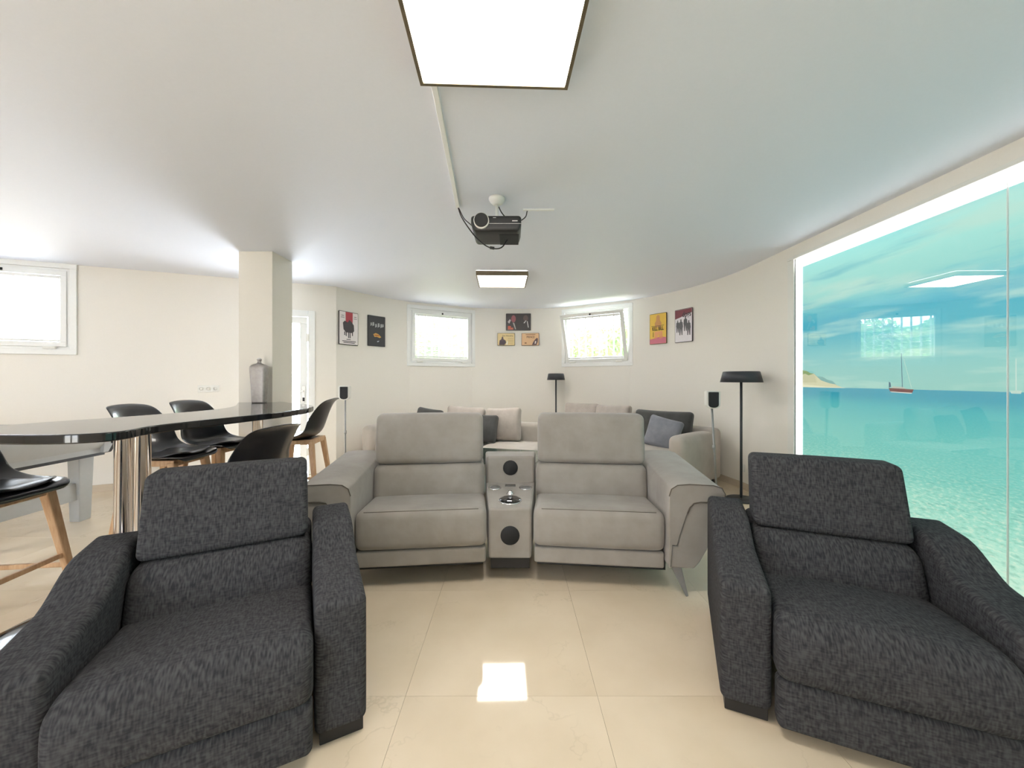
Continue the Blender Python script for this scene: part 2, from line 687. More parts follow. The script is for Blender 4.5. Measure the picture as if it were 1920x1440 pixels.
def wall(name, pts, holes, label=None, mat='wall', flip=False):
    """pts along the wall (inside face), holes {segment index: [(z0, z1)]}; thick outwards, reveals included"""
    n = len(pts)
    P = [Vector((p[0], p[1])) for p in pts]
    nor = []
    for i in range(n):
        a = P[max(0, i - 1)]
        b = P[min(n - 1, i + 1)]
        d = (b - a).normalized()
        k = Vector((-d.y, d.x))
        nor.append(-k if flip else k)
    O = [p + q * TH for p, q in zip(P, nor)]
    mb = MB()
    def quad(a, b, z0, z1):
        mb.add([(a.x, a.y, z0), (b.x, b.y, z0), (b.x, b.y, z1), (a.x, a.y, z1)], [(0, 1, 2, 3)])
    for i in range(n - 1):
        zs = [0.0]
        for z0, z1 in holes.get(i, []):
            zs += [z0, z1]
        zs.append(H)
        for k in range(0, len(zs), 2):
            if zs[k + 1] - zs[k] > 1e-4:
                quad(P[i], P[i + 1], zs[k], zs[k + 1])
                quad(O[i], O[i + 1], zs[k], zs[k + 1])
        for z0, z1 in holes.get(i, []):
            for z in (z0, z1):
                if z > 0.001:
                    mb.add([(P[i].x, P[i].y, z), (P[i + 1].x, P[i + 1].y, z), (O[i + 1].x, O[i + 1].y, z), (O[i].x, O[i].y, z)], [(0, 1, 2, 3)])
            for j in (i, i + 1):
                mb.add([(P[j].x, P[j].y, z0), (O[j].x, O[j].y, z0), (O[j].x, O[j].y, z1), (P[j].x, P[j].y, z1)], [(0, 1, 2, 3)])
    for j in (0, n - 1):
        mb.add([(P[j].x, P[j].y, 0), (O[j].x, O[j].y, 0), (O[j].x, O[j].y, H), (P[j].x, P[j].y, H)], [(0, 1, 2, 3)])
    me = bpy.data.meshes.new(name)
    me.from_pydata(mb.v, [], mb.f)
    bm = bmesh.new()
    bm.from_mesh(me)
    bmesh.ops.remove_doubles(bm, verts=bm.verts, dist=0.0005)
    bmesh.ops.recalc_face_normals(bm, faces=bm.faces)
    bm.to_mesh(me)
    bm.free()
    me.materials.append(M[mat])
    o = bpy.data.objects.new(name, me)
    link(o)
    return structure(o, label)


# rounded back wall with the two small windows
W2 = (-40.4, -16.6)
W3 = (19.8, 44.4)
WZ = (1.52, 2.40)
ths = []
def span(a, b, step=2.5):
    k = max(1, int(abs(b - a) / step))
    return [a + (b - a) * i / k for i in range(k)]
ths = span(TH0, W2[0]) + [W2[0]] + span(W2[1], W3[0]) + [W3[0]] + span(W3[1], 90.0) + [90.0]
i2, i3 = ths.index(W2[0]), ths.index(W3[0])
wb = wall('wall_back', [arc(a) for a in ths], {i2: [WZ], i3: [WZ]}, 'cream rounded end wall of the room', flip=False)
bm = bmesh.new()
bm.from_mesh(wb.data)
for f in bm.faces:
    f.smooth = True
for e in bm.edges:
    e.smooth = len(e.link_faces) == 2 and e.calc_face_angle(0) < math.radians(20)
bm.to_mesh(wb.data)
bm.free()
# straight left wall with one window and the glazed door
WL0, WL1 = -5.78, -4.81
DR0, DR1 = -3.315, -2.655
DZ = 2.10
wl = wall('wall_left', [lw(XS), lw(WL0), lw(WL1), lw(DR0), lw(DR1), CORNER], {1: [(1.57, 2.45)], 3: [(0.0, DZ)]}, 'cream straight wall behind the bar')
# far side wall with a wide glazed garden door (left of the picture)
ws = wall('wall_side', [(XS, YB), (XS, -0.2), (XS, 0.9), lw(XS)], {1: [(0.0, 2.2)]}, 'cream side wall with a glazed door')
# wall behind the camera
wr = wall('wall_rear', [(XR, YB), (-1.9, YB), (-3.5, YB), (XS, YB)], {1: [(0.0, 2.2)]}, 'cream wall at the near end of the room')
# right wall, opened for the light box
MY0, MY1, MZ0, MZ1 = -1.03, 3.586, 0.04, 2.37
wg = wall('wall_right', [(XR, CY), (XR, MY1), (XR, MY0), (XR, YB)], {1: [(MZ0, MZ1)]}, 'cream wall around the glowing beach mural')

# floor slab, ceiling
outline = [lw(XS)] + [CORNER] + [arc(a) for a in ths[1:]] + [(XR, YB), (XS, YB)]
big = [lw(XS)] + [(CORNER[0], CORNER[1])] + [arc(a, CR + 0.02) for a in ths[1:]] + [(XR + 0.02, YB), (XS, YB)]
floor = structure(prism('floor', 'grout', big, -0.05, -0.0125, 'z'), 'polished cream stone tile floor')
ceil = structure(prism('ceiling', 'ceiling', big, H, H + 0.1, 'z'), 'flat white painted ceiling')


def clip(poly, ax, lim, keep_less):
    out = []
    for i in range(len(poly)):
        a, b = poly[i], poly[(i + 1) % len(poly)]
        ia = (a[ax] <= lim) if keep_less else (a[ax] >= lim)
        ib = (b[ax] <= lim) if keep_less else (b[ax] >= lim)
        if ia:
            out.append(a)
        if ia != ib:
            s = (lim - a[ax]) / (b[ax] - a[ax])
            out.append((a[0] + s * (b[0] - a[0]), a[1] + s * (b[1] - a[1])))
    return out


TILE, GAP = 0.757, 0.0005
tile_cache = {}
for i in range(-10, 6):
    for j in range(-7, 9):
        x0 = -0.42 + i * TILE
        y0 = 1.515 + j * TILE
        pl = outline
        for ax, lim, less in ((0, x0 + TILE - GAP, True), (0, x0 + GAP, False), (1, y0 + TILE - GAP, True), (1, y0 + GAP, False)):
            pl = clip(pl, ax, lim, less)
            if len(pl) < 3:
                break
        if len(pl) < 3:
            continue
        cl_ = []
        for p in pl:
            if not cl_ or math.hypot(p[0] - cl_[-1][0], p[1] - cl_[-1][1]) > 1e-4:
                cl_.append(p)
        area = 0.5 * abs(sum(cl_[k][0] * cl_[(k + 1) % len(cl_)][1] - cl_[(k + 1) % len(cl_)][0] * cl_[k][1] for k in range(len(cl_))))
        if area < 0.003:
            continue
        full = abs(area - (TILE - 2 * GAP) ** 2) < 1e-4
        if full:
            if 'm' in tile_cache:
                o = bpy.data.objects.new('tile', tile_cache['m'])
                link(o, floor)
            else:
                s = TILE - 2 * GAP
                o = prism('tile', 'tile', [(0, 0), (s, 0), (s, s), (0, s)], -0.012, 0.0, 'z', parent=floor)
                tile_cache['m'] = o.data
            o.location = (x0 + GAP, y0 + GAP, 0)
        else:
            o = prism('tile', 'tile', [(p[0] - x0, p[1] - y0) for p in cl_], -0.012, 0.0, 'z', parent=floor, loc=(x0, y0, 0))

# skirting: tile strip along the walls
def skirting(name, pts, inward, label):
    P = [Vector((p[0], p[1])) for p in pts]
    v, f = [], []
    for i, p in enumerate(P):
        d = (P[min(i + 1, len(P) - 1)] - P[max(i - 1, 0)]).normalized()
        k = Vector((d.y, -d.x)) * inward
        q = p + k * 0.012
        v += [(p.x, p.y, 0.0), (q.x, q.y, 0.0), (q.x, q.y, 0.075), (p.x, p.y, 0.075)]
    for i in range(len(P) - 1):
        a, b = i * 4, i * 4 + 4
        f += [(a + 1, b + 1, b + 2, a + 2), (a + 2, b + 2, b + 3, a + 3)]
    f += [(0, 1, 2, 3), tuple(len(v) - 4 + k for k in range(4))]
    return structure(mesh_obj(name, v, f, 'skirting'), label)
skirting('baseboard_back', [arc(a) for a in ths], 1, 'beige tile skirting along the rounded wall')
skirting('baseboard_left', [lw(XS + 0.02), lw(DR0 - 0.06)], 1, 'beige tile skirting along the straight wall')

# pillar
pil = MB().box(-2.67, -2.34, 3.75, 4.09, 0.0, H).build('pillar', 'pillar', bev=0.004)
structure(pil, 'square cream pillar rising behind the bar')

# ------------------------------------------------------------------ windows
def frame_mb(w, h, t_, y0, y1):
    mb = MB()
    mb.box(-w / 2, w / 2, y0, y1, h / 2 - t_, h / 2)
    mb.box(-w / 2, w / 2, y0, y1, -h / 2, -h / 2 + t_)
    mb.box(-w / 2, -w / 2 + t_, y0, y1, -h / 2 + t_, h / 2 - t_)
    mb.box(w / 2 - t_, w / 2, y0, y1, -h / 2 + t_, h / 2 - t_)
    return mb


def window(num, p0, p1, z0, z1, tilt, label):
    """window in the hole between wall points p0 and p1 (left to right seen from inside)"""
    p0, p1 = Vector(p0), Vector(p1)
    w, h = (p1 - p0).length, z1 - z0
    mid = (p0 + p1) / 2
    d = (p1 - p0).normalized()
    root = bpy.data.objects.new('window_%d' % num, None)
    root.location = (mid.x, mid.y, (z0 + z1) / 2)
    root.rotation_euler = (0, 0, math.atan2(d.y, d.x))
    link(root)
    structure(root, label)
    fr = frame_mb(w + 0.11, h + 0.11, 0.058, -0.022, -0.001)
    fr.add(*frame_mb(w - 0.004, h - 0.004, 0.028, -0.001, 0.07).__dict__.values())
    fr.build('window_frame', 'white', root, bev=0.004)
    sw, sh = w - 0.06, h - 0.06
    sash = bpy.data.objects.new('sash', None)
    link(sash, root)
    sash.location = (0, 0.02, -sh / 2)
    sash.rotation_euler = (math.radians(tilt), 0, 0)
    s = frame_mb(sw, sh, 0.05, -0.035, 0.02)
    s.build('sash_frame', 'white', sash, loc=(0, 0, sh / 2), bev=0.004)
    MB().box(-sw / 2 + 0.045, sw / 2 - 0.045, 0.004, 0.008, -sh / 2 + 0.045, sh / 2 - 0.045).build('pane', 'glass', sash, loc=(0, 0, sh / 2))
    bl = MB()
    z = -sh / 2 + 0.085
    bw = sw / 2 - 0.055
    while z < sh / 2 - 0.09:
        bl.bar((-bw, -0.016, z), (bw, -0.016, z), 0.018, 0.0007, up=(0, 0.28, 1))
        z += 0.0205
    o = bl.build('blind_slats', 'slat', sash, loc=(0, 0, sh / 2))
    o['kind'] = 'stuff'
    MB().box(-bw, bw, -0.032, -0.006, sh / 2 - 0.085, sh / 2 - 0.055).build('head_rail', 'white', sash, loc=(0, 0, sh / 2))
    MB().box(-bw, bw, -0.030, -0.006, -sh / 2 + 0.055, -sh / 2 + 0.078).build('bottom_rail', 'white', sash, loc=(0, 0, sh / 2))
    lt = MB().box(-0.012, 0.012, -0.05, -0.034, sh / 2 - 0.04, sh / 2 - 0.012)
    lt.build('catch', 'black', sash, loc=(0, 0, sh / 2), bev=0.002)
    for sx in (-1, 1):
        MB().box(sx * sw * 0.38 - 0.05, sx * sw * 0.38 + 0.05, -0.052, -0.03, -h / 2 + 0.005, -h / 2 + 0.03).build('hinge', 'plastic_white', root, bev=0.004)
    # security grille outside
    g = MB()
    n = 9
    for k in range(n):
        x = -w / 2 + w * (k + 0.5) / n
        g.box(x - 0.011, x + 0.011, 0.17, 0.19, -h / 2, h / 2)
    g.box(-w / 2, w / 2, 0.168, 0.192, h / 2 - 0.03, h / 2 - 0.005)
    g.box(-w / 2, w / 2, 0.168, 0.192, -h / 2 + 0.005, -h / 2 + 0.03)
    for k in range(4):
        a = PI / 2 * k
        L = 0.21 if k % 2 == 0 else 0.13
        c, s_ = math.cos(a), math.sin(a)
        pts = []
        for i in range(14):
            u = 2 * PI * i / 14
            rx, ry = L * 0.5 * (1 - math.cos(u)), 0.06 * math.sin(u)
            # petal pointing up (k=0), side (k=1) ...
            pts.append((w * 0.055 + rx * s_ + ry * c, 0.18, 0.02 + rx * c - ry * s_))
        g.add(*tube_data(pts, 0.009, 6, True))
    g.build('grille', 'white', root)
    return root


window(1, lw(WL0), lw(WL1), 1.57, 2.45, 0, 'white framed high window in the straight wall left of the pillar')
window(2, arc(W2[0]), arc(W2[1]), WZ[0], WZ[1], 0, 'closed white framed window left of the three small middle plaques')
window(3, arc(W3[0]), arc(W3[1]), WZ[0], WZ[1], 19, 'white window tilted open at its top beside the yellow poster')


def glazed_door(num, p0, p1, ztop, leaves, label):
    p0, p1 = Vector(p0), Vector(p1)
    w = (p1 - p0).length
    mid = (p0 + p1) / 2
    d = (p1 - p0).normalized()
    root = bpy.data.objects.new('door_%d' % num, None)
    root.location = (mid.x, mid.y, 0)
    root.rotation_euler = (0, 0, math.atan2(d.y, d.x))
    link(root)
    structure(root, label)
    mb = MB()
    for sx in (-1, 1):
        mb.box(min(sx * (w / 2 + 0.05), sx * (w / 2 - 0.03)), max(sx * (w / 2 + 0.05), sx * (w / 2 - 0.03)), -0.02, 0.06, 0, ztop + 0.05)
    mb.box(-w / 2 + 0.03, w / 2 - 0.03, -0.02, 0.06, ztop - 0.03, ztop + 0.05)
    mb.build('door_frame', 'white', root, bev=0.004)
    lwid = (w - 0.08) / leaves
    for k in range(leaves):
        cx = -w / 2 + 0.04 + lwid * (k + 0.5)
        leaf = frame_mb(lwid - 0.006, ztop - 0.06, 0.085, 0.0, 0.045)
        lf = leaf.build('leaf', 'white', root, loc=(cx, 0, (ztop - 0.03) / 2 + 0.01), bev=0.004)
        MB().box(-lwid / 2 + 0.08, lwid / 2 - 0.08, 0.02, 0.026, -(ztop - 0.06) / 2 + 0.08, (ztop - 0.06) / 2 - 0.08).build('pane', 'glass', lf)
        hx = lwid / 2 - 0.045
        hb = MB().box(hx - 0.018, hx + 0.018, -0.008, 0.0, -0.10, 0.12)
        hb.bar((hx, -0.045, 0.05), (hx - 0.12, -0.045, 0.05), 0.016, 0.02)
        hb.bar((hx, 0.0, 0.05), (hx, -0.05, 0.05), 0.014, 0.014)
        hb.build('handle', 'steel', lf, bev=0.003)
        MB().box(hx - 0.012, hx + 0.012, -0.012, 0.0, -0.085, -0.035).build('lock', 'black', lf, bev=0.002)
        for hz in (-0.75, 0.75):
            MB().box(lwid / 2 - 0.012, lwid / 2 + 0.02, -0.03, 0.0, hz - 0.05, hz + 0.05).build('hinge', 'plastic_white', lf, bev=0.005)
    return root


glazed_door(1, lw(DR0), lw(DR1), DZ, 1, 'white glazed door in the wall behind the pillar')
glazed_door(2, (XS, -0.2), (XS, 0.9), 2.2, 1, 'white glazed garden door of the side wall')
glazed_door(3, (-1.9, YB), (-3.5, YB), 2.2, 2, 'wide white glazed door added unseen in the near wall for daylight')  # unseen opening, added to let daylight in from behind the camera

# outside: terraces, raised garden and hedge behind the rounded wall
def annulus(name, m, r0, r1, a0, a1, z0, z1, n=30):
    pts = [arc(a0 + (a1 - a0) * i / n, r0) for i in range(n + 1)] + [arc(a1 + (a0 - a1) * i / n, r1) for i in range(n + 1)]
    return prism(name, m, pts, z0, z1, 'z')
structure(annulus('ground', 'bounce_gravel', CR + TH + 0.02, 6.5, -52, 62, 1.15, 1.30), 'raised gravel bed outside the rounded wall, made pale to bounce light')
structure(MB().box(-16, XS - TH - 0.02, -9, 12, -0.12, -0.03).build('terrace', 'patio'), 'pale stone terrace outside the garden door')
structure(MB().box(XS - TH, 6, -9, YB - TH - 0.02, -0.12, -0.03).build('terrace', 'patio'), 'pale stone terrace outside the near wall')
mb = MB()
for k in range(11000):
    a = random.uniform(-50, 58)
    r = 4.30 + random.uniform(-0.25, 0.25)
    top = 2.46 + 0.12 * math.sin(a * 0.21) + 0.1 * math.sin(a * 0.57 + 1)
    z = 1.30 + (top - 1.30) * random.random() ** 0.8
    x, y = arc(a, r)
    s = random.uniform(0.03, 0.065)
    u = Vector((random.gauss(0, 1), random.gauss(0, 1), random.gauss(0, 1))).normalized()
    w_ = u.orthogonal().normalized()
    c = Vector((x, y, z))
    mb.add([c - u * s, c + w_ * s * 0.45, c + u * s, c - w_ * s * 0.45], [(0, 1, 2, 3)])
# dense twiggy heart of the hedge
for k in range(36):
    a0, a1 = -50 + 3 * k, -50 + 3 * (k + 1)
    tp = 2.40 + 0.10 * math.sin(a0 * 0.21) + random.uniform(-0.04, 0.04)
    (xa, ya), (xb, yb), (xc, yc), (xd, yd) = arc(a0, 4.28), arc(a1, 4.28), arc(a1, 4.48), arc(a0, 4.48)
    mb.add([(xa, ya, 1.3), (xb, yb, 1.3), (xc, yc, 1.3), (xd, yd, 1.3), (xa, ya, tp), (xb, yb, tp), (xc, yc, tp), (xd, yd, tp)], box_data(0, 1, 0, 1, 0, 1)[1])
hedge = mb.build('hedge', 'leaf')
hedge['kind'] = 'stuff'
tag(hedge, 'leafy green hedge growing outside the small back windows', 'hedge')

# ------------------------------------------------------------------ the mural light box on the right wall
mur = thing('mural_light_box', 'wall sized backlit photo of a turquoise sea behind glass panes', 'mural', (XR, (MY0 + MY1) / 2, 0))
def abs_child(o, root):
    o.parent = root
    o.location = Vector(o.location) - root.location
    return o
PX = XR + 0.065
mb = MB()
mb.box(XR + 0.09, XR + 0.10, MY0, MY1, MZ0, MZ1)
abs_child(mb.build('back_panel', 'white'), mur)
pr = MB().box(PX, PX + 0.006, MY0 + 0.01, MY1 - 0.012, MZ0 + 0.01, 2.295).build('print', 'mural')
# keep the picture in world units: the mesh itself is in world coordinates
holder = pr
def mural_child(o):
    o.parent = mur
    o.matrix_parent_inverse = Matrix.Translation(-mur.location)
    return o
mural_child(pr)
mural_child(MB().box(XR + 0.004, PX + 0.004, MY0 + 0.01, MY1 - 0.012, 2.30, MZ1 - 0.004).build('light_strip', 'led'))
mural_child(MB().box(XR + 0.012, PX + 0.004, MY1 - 0.010, MY1 - 0.003, MZ0 + 0.01, MZ1 - 0.01).build('light_strip', 'led'))
fm = MB()
fm.box(XR - 0.012, XR + 0.012, MY0 - 0.06, MY1 + 0.085, MZ1, MZ1 + 0.028)
fm.box(XR - 0.012, XR + 0.012, MY1, MY1 + 0.028, MZ0, MZ1)
fm.box(XR - 0.012, XR + 0.012, MY0 - 0.028, MY0, MZ0, MZ1)
mural_child(fm.build('frame', 'plastic_white', bev=0.003))
mural_child(MB().box(XR - 0.006, XR, MY1 + 0.028, MY1 + 0.085, 0.0, MZ1).build('side_casing', 'plastic_white', bev=0.002))
seams = [MY1, 2.048, 0.51, MY0]
for k in range(3):
    mural_child(MB().box(XR + 0.002, XR + 0.008, seams[k + 1] + 0.002, seams[k] - 0.002, MZ0, MZ1).build('glass_pane', 'mural_glass'))
for k in (1, 2):
    mural_child(MB().box(XR - 0.0005, XR + 0.0095, seams[k] - 0.0012, seams[k] + 0.0012, MZ0, MZ1).build('joint', 'white'))
# the printed details: sailing boats and the dune, inks of the picture itself
def ink(name, pts, rgb, dx=0.0):
    m = print_ink('ink_' + name + str(len(bpy.data.materials)), rgb)
    x = PX - 0.0012 - dx
    v = [(x, p[0], p[1]) for p in pts]
    return mural_child(mesh_obj(name, v, [tuple(range(len(v)))], m))
b0, b1 = 2.757, 2.584                       # boat stern (left in the picture) to bow
ink('boat_hull', [(b0, 1.187), (b0 - 0.01, 1.163), (b0 - 0.02, 1.159), (b1 + 0.012, 1.155), (b1, 1.181), (b1 + 0.06, 1.184)], (118, 74, 72))
ink('boat_waterline', [(b0 - 0.012, 1.163), (b0 - 0.02, 1.157), (b1 + 0.014, 1.152), (b1 + 0.011, 1.158)], (220, 226, 214), 0.0003)
ink('boat_cabin', [(b0 - 0.02, 1.187), (b0 - 0.03, 1.200), (b1 + 0.07, 1.196), (b1 + 0.05, 1.184)], (190, 196, 180), 0.0003)
ink('boat_mast', [(2.662, 1.19), (2.669, 1.43), (2.665, 1.43), (2.657, 1.19)], (64, 104, 130), 0.0003)
ink('boat_stay', [(2.600, 1.19), (2.655, 1.40), (2.652, 1.40), (2.596, 1.19)], (196, 226, 206), 0.0003)
ink('boat_flag', [(b0 - 0.002, 1.19), (b0 - 0.002, 1.232), (b0 - 0.014, 1.226), (b0 - 0.018, 1.196)], (70, 110, 130), 0.0003)
ink('far_boat_hull', [(2.085, 1.188), (2.08, 1.172), (2.04, 1.172), (2.036, 1.190)], (198, 222, 208))
ink('far_boat_mast', [(2.062, 1.19), (2.062, 1.36), (2.058, 1.36), (2.057, 1.19)], (206, 228, 216))
hill = [(3.574, 1.18), (3.574, 1.335), (3.53, 1.328), (3.48, 1.305), (3.44, 1.30), (3.40, 1.275), (3.34, 1.27), (3.29, 1.245), (3.24, 1.235), (3.20, 1.20), (3.15, 1.185), (3.15, 1.18)]
ink('dune', hill, (214, 214, 176))
ink('dune_grass', [(3.574, 1.295), (3.574, 1.335), (3.53, 1.328), (3.48, 1.305), (3.44, 1.30), (3.50, 1.285), (3.54, 1.30)], (150, 176, 120), 0.0003)
ink('far_dune', [(3.44, 1.30), (3.40, 1.275), (3.34, 1.27), (3.29, 1.245), (3.24, 1.235), (3.20, 1.205), (3.27, 1.215), (3.36, 1.24)], (120, 176, 170), 0.0003)
ink('beach', [(3.574, 1.176), (3.574, 1.20), (3.45, 1.196), (3.30, 1.186), (3.12, 1.181), (3.12, 1.178)], (232, 232, 196), 0.0005)

# ------------------------------------------------------------------ ceiling lights
def ceiling_panel(x, y, rz, label):
    root = thing('ceiling_light', label, 'light', (x, y, H), rz, 'square ceiling light panels')
    f = frame_mb(0.60, 0.60, 0.014, 0, 0.052)
    v = [(p[0], p[2], -0.06 + p[1]) for p in f.v]
    mesh_obj('frame', v, f.f, 'brass', root)
    MB().box(-0.29, 0.29, -0.29, 0.29, -0.052, -0.044).build('diffuser', 'panel_light', root)
    MB().box(-0.25, 0.25, -0.25, 0.25, -0.04, 0.0).build('mount_plate', 'plastic_white', root)
    return root
ceiling_panel(-0.06, 1.27, math.radians(2.2), 'large near ceiling light panel cut by the top edge')
ceiling_panel(-0.12, 4.70, math.radians(1.5), 'ceiling light panel beyond the projector near the back wall')
ceiling_panel(0.02, -1.9, math.radians(2.2), 'added unseen ceiling light panel behind the camera')  # out of view, added to raise the room light
ceiling_panel(-5.2, 1.0, math.radians(2.2), 'added unseen ceiling light panel over the games table end')  # extra panel beyond the left edge of view, added for ambient light

# ------------------------------------------------------------------ projector on its ceiling mount
pj = thing('projector', 'black projector hanging upside down from white ceiling mount', 'projector', (-0.104, 2.5, H), 0)
rbox('body', 'black', -0.165, 0.165, 0.0, 0.27, -0.285, -0.18, 0.02, 4, parent=pj,
     fn=lambda x, y, z: (x * (1.0 - 0.10 * max(0, (-0.235 - z) / 0.05)), y, z))
bz = -0.222
lathe('lens_ring', 'plastic_white', [(0.044, 0.0), (0.050, 0.0), (0.050, 0.03), (0.044, 0.03)], 32, pj, (-0.095, 0.012, bz), (PI / 2, 0, 0))
lathe('lens', 'lens', [(0.0005, 0.0), (0.035, 0.002), (0.0445, 0.012), (0.0445, 0.03)], 32, pj, (-0.095, 0.004, bz), (PI / 2, 0, 0))
MB().box(-0.045, 0.165, -0.003, 0.0, -0.238, -0.236).build('trim_line', 'steel', pj)
MB().box(0.02, 0.15, 0.06, 0.25, -0.288, -0.284).build('vent', 'mesh_black', pj)
MB().box(0.105, 0.140, -0.002, 0.0, -0.222, -0.216).build('logo', 'steel', pj)
MB().box(-0.02, 0.0, -0.002, 0.0, -0.200, -0.197).build('logo', 'steel', pj)
lathe('mount_disc', 'plastic_white', [(0.055, 0.0), (0.055, -0.012), (0.046, -0.03), (0.028, -0.045), (0.02, -0.05)], 28, pj, (0.0, 0.15, 0))
tube('mount_rod', 'plastic_white', [(0, 0.15, -0.045), (0, 0.15, -0.19)], 0.011, 12, pj)
MB().box(-0.05, 0.05, 0.11, 0.19, -0.185, -0.176).build('mount_plate', 'grey_metal', pj, bev=0.002)
for sx in (-1, 1):
    lathe('bolt', 'steel', [(0.006, -0.185), (0.006, -0.165)], 10, pj, (sx * 0.035, 0.13, 0))
cb_ = spline([(-0.285, 0.27, -0.012), (-0.25, 0.20, -0.11), (-0.18, 0.12, -0.235), (-0.115, 0.10, -0.315), (-0.04, 0.08, -0.368), (0.03, 0.10, -0.36), (0.075, 0.15, -0.285)], 6)
cbl = tube('cable', 'black', cb_, 0.0042, 8, pj)
tube('ferrite', 'black', [(-0.045, 0.08, -0.366), (-0.015, 0.083, -0.3695)], 0.0095, 10, cbl)
tube('cable', 'black', spline([(-0.282, 0.27, -0.012), (-0.24, 0.24, -0.10), (-0.19, 0.2, -0.16), (-0.155, 0.18, -0.20)], 6), 0.0035, 8, pj)
tube('cable', 'black', spline([(0.012, 0.15, -0.06), (0.035, 0.16, -0.10), (0.08, 0.2, -0.13), (0.14, 0.26, -0.12), (0.20, 0.30, -0.07), (0.215, 0.31, -0.02)], 6), 0.004, 8, pj)
tr1 = MB().bar((-0.325, 1.56, H - 0.008), (-0.39, 2.77, H - 0.008), 0.026, 0.016).build('cable_trunking', 'white', bev=0.003)
tag(tr1, 'long white cable trunking running from the near light to the projector', 'trunking', 'white ceiling cable trunking')
tr2 = MB().bar((0.08, 2.82, H - 0.006), (0.31, 2.82, H - 0.006), 0.022, 0.012).build('cable_trunking', 'white', bev=0.003)
tag(tr2, 'short white cable trunking right of the projector mount', 'trunking', 'white ceiling cable trunking')

# ------------------------------------------------------------------ grey two seat cinema sofa with console
SX, SY = -0.012, 2.31
sofa = thing('recliner_sofa', 'taupe suede two seat recliner sofa with central speaker console', 'sofa', (SX, SY, 0))
ANG = 6.0


def sofa_half(s):
    """s = -1 left module, +1 right module; modelled as the right one and mirrored"""
    loc = (s * 0.135, 0, 0)
    rot = (0, 0, -s * math.radians(ANG))
    kw = dict(parent=sofa, loc=loc, rot=rot)
    a, b = (0.004, 0.776)
    def xx(x0, x1):
        return (x0, x1) if s > 0 else (-x1, -x0)
    # seat cushion, sloping down to the back, soft front
    def seat_fn(x, y, z):
        u = (z - 0.235) / 0.235
        z2 = z - 0.045 * max(0, y / 0.56) * max(0, u)
        if y < 0.1:
            y += 0.010 * math.sin(max(0, min(1, u)) * PI) * -1
        return (x, y, z2)
    rbox('seat', 'sofa', *xx(a, b), 0.0, 0.56, 0.238, 0.475, 0.045, 10, (0, 0, 0.012), seat_fn, **kw)
    tube('piping', 'seam', [(p_, 0.019, 0.4665) for p_ in ([s * (a + 0.05), s * (b - 0.05)])], 0.0022, 6, **kw)
    rbox('footrest', 'sofa', *xx(a + 0.006, b - 0.004), 0.015, 0.10, 0.140, 0.235, 0.014, 6, **kw)
    def back_fn(x, y, z):
        return (x, y + 0.16 * (z - 0.42), z)
    rbox('backrest', 'sofa', *xx(a - 0.004, b + 0.004), 0.405, 0.60, 0.38, 0.652, 0.06, 8, (0, 0.018, 0), back_fn, **kw)
    def head_fn(x, y, z):
        return (x, y + 0.10 * (z - 0.65), z)
    rbox('headrest', 'sofa', *xx(a + 0.008, b - 0.008), 0.44, 0.585, 0.652, 1.0, 0.042, 8, (0, 0.012, 0.004), head_fn, **kw)
    rbox('back_panel', 'sofa', *xx(a, b), 0.56, 0.76, 0.14, 0.645, 0.03, 4, **kw)
    MB().box(*xx(a + 0.02, b + 0.03), 0.12, 0.70, 0.085, 0.14).build('base', 'black', **kw)
    # arm: upper roll with inner strip, and the sail shaped side panel
    def mir(pts):
        return [(s * (x + b + 0.004), z) for x, z in pts]
    top = [(0.0, 0.175), (0.0, 0.585), (0.012, 0.625), (0.045, 0.648), (0.11, 0.655), (0.24, 0.652), (0.285, 0.638), (0.303, 0.605),
           (0.300, 0.572), (0.282, 0.556), (0.17, 0.556), (0.135, 0.548), (0.112, 0.522), (0.10, 0.49), (0.06, 0.36), (0.045, 0.305), (0.02, 0.305), (0.012, 0.175)]
    side = [(0.006, 0.172), (0.006, 0.30), (0.05, 0.30), (0.105, 0.49), (0.118, 0.522), (0.14, 0.545), (0.17, 0.552), (0.262, 0.552), (0.264, 0.50),
            (0.258, 0.43), (0.240, 0.36), (0.210, 0.28), (0.172, 0.21), (0.142, 0.172)]
    for nm, pts, y0, y1, bv in (('arm', top, -0.045, 0.78, 0.014), ('side_panel', side, -0.034, 0.77, 0.010)):
        o = prism(nm, 'sofa', mir(pts), y0, y1, 'y', bev=bv, seg=3, **kw)
        for v_ in o.data.vertices:
            if v_.co.z > 0.55 and v_.co.y > 0.4:
                v_.co.z += 0.045
    # piping along the arm seam
    pp = [(-0.046, p) for p in mir(top[1:-4])]
    tube('piping', 'seam', [(p[0], y, p[1]) for y, p in pp], 0.0028, 6, **kw)
    # splayed metal leg
    lx = s * (b + 0.055)
    lx2 = s * (b + 0.115)
    MB().bar((lx, 0.02, 0.172), (lx2, -0.005, 0.0), (0.055, 0.014), (0.05, 0.014), up=(0, 1, 0)).build('leg', 'grey_metal', bev=0.003, **kw)
    MB().bar((lx, 0.66, 0.172), (lx2, 0.69, 0.0), (0.055, 0.014), (0.05, 0.014), up=(0, 1, 0)).build('leg', 'grey_metal', bev=0.003, **kw)


sofa_half(-1)
sofa_half(1)
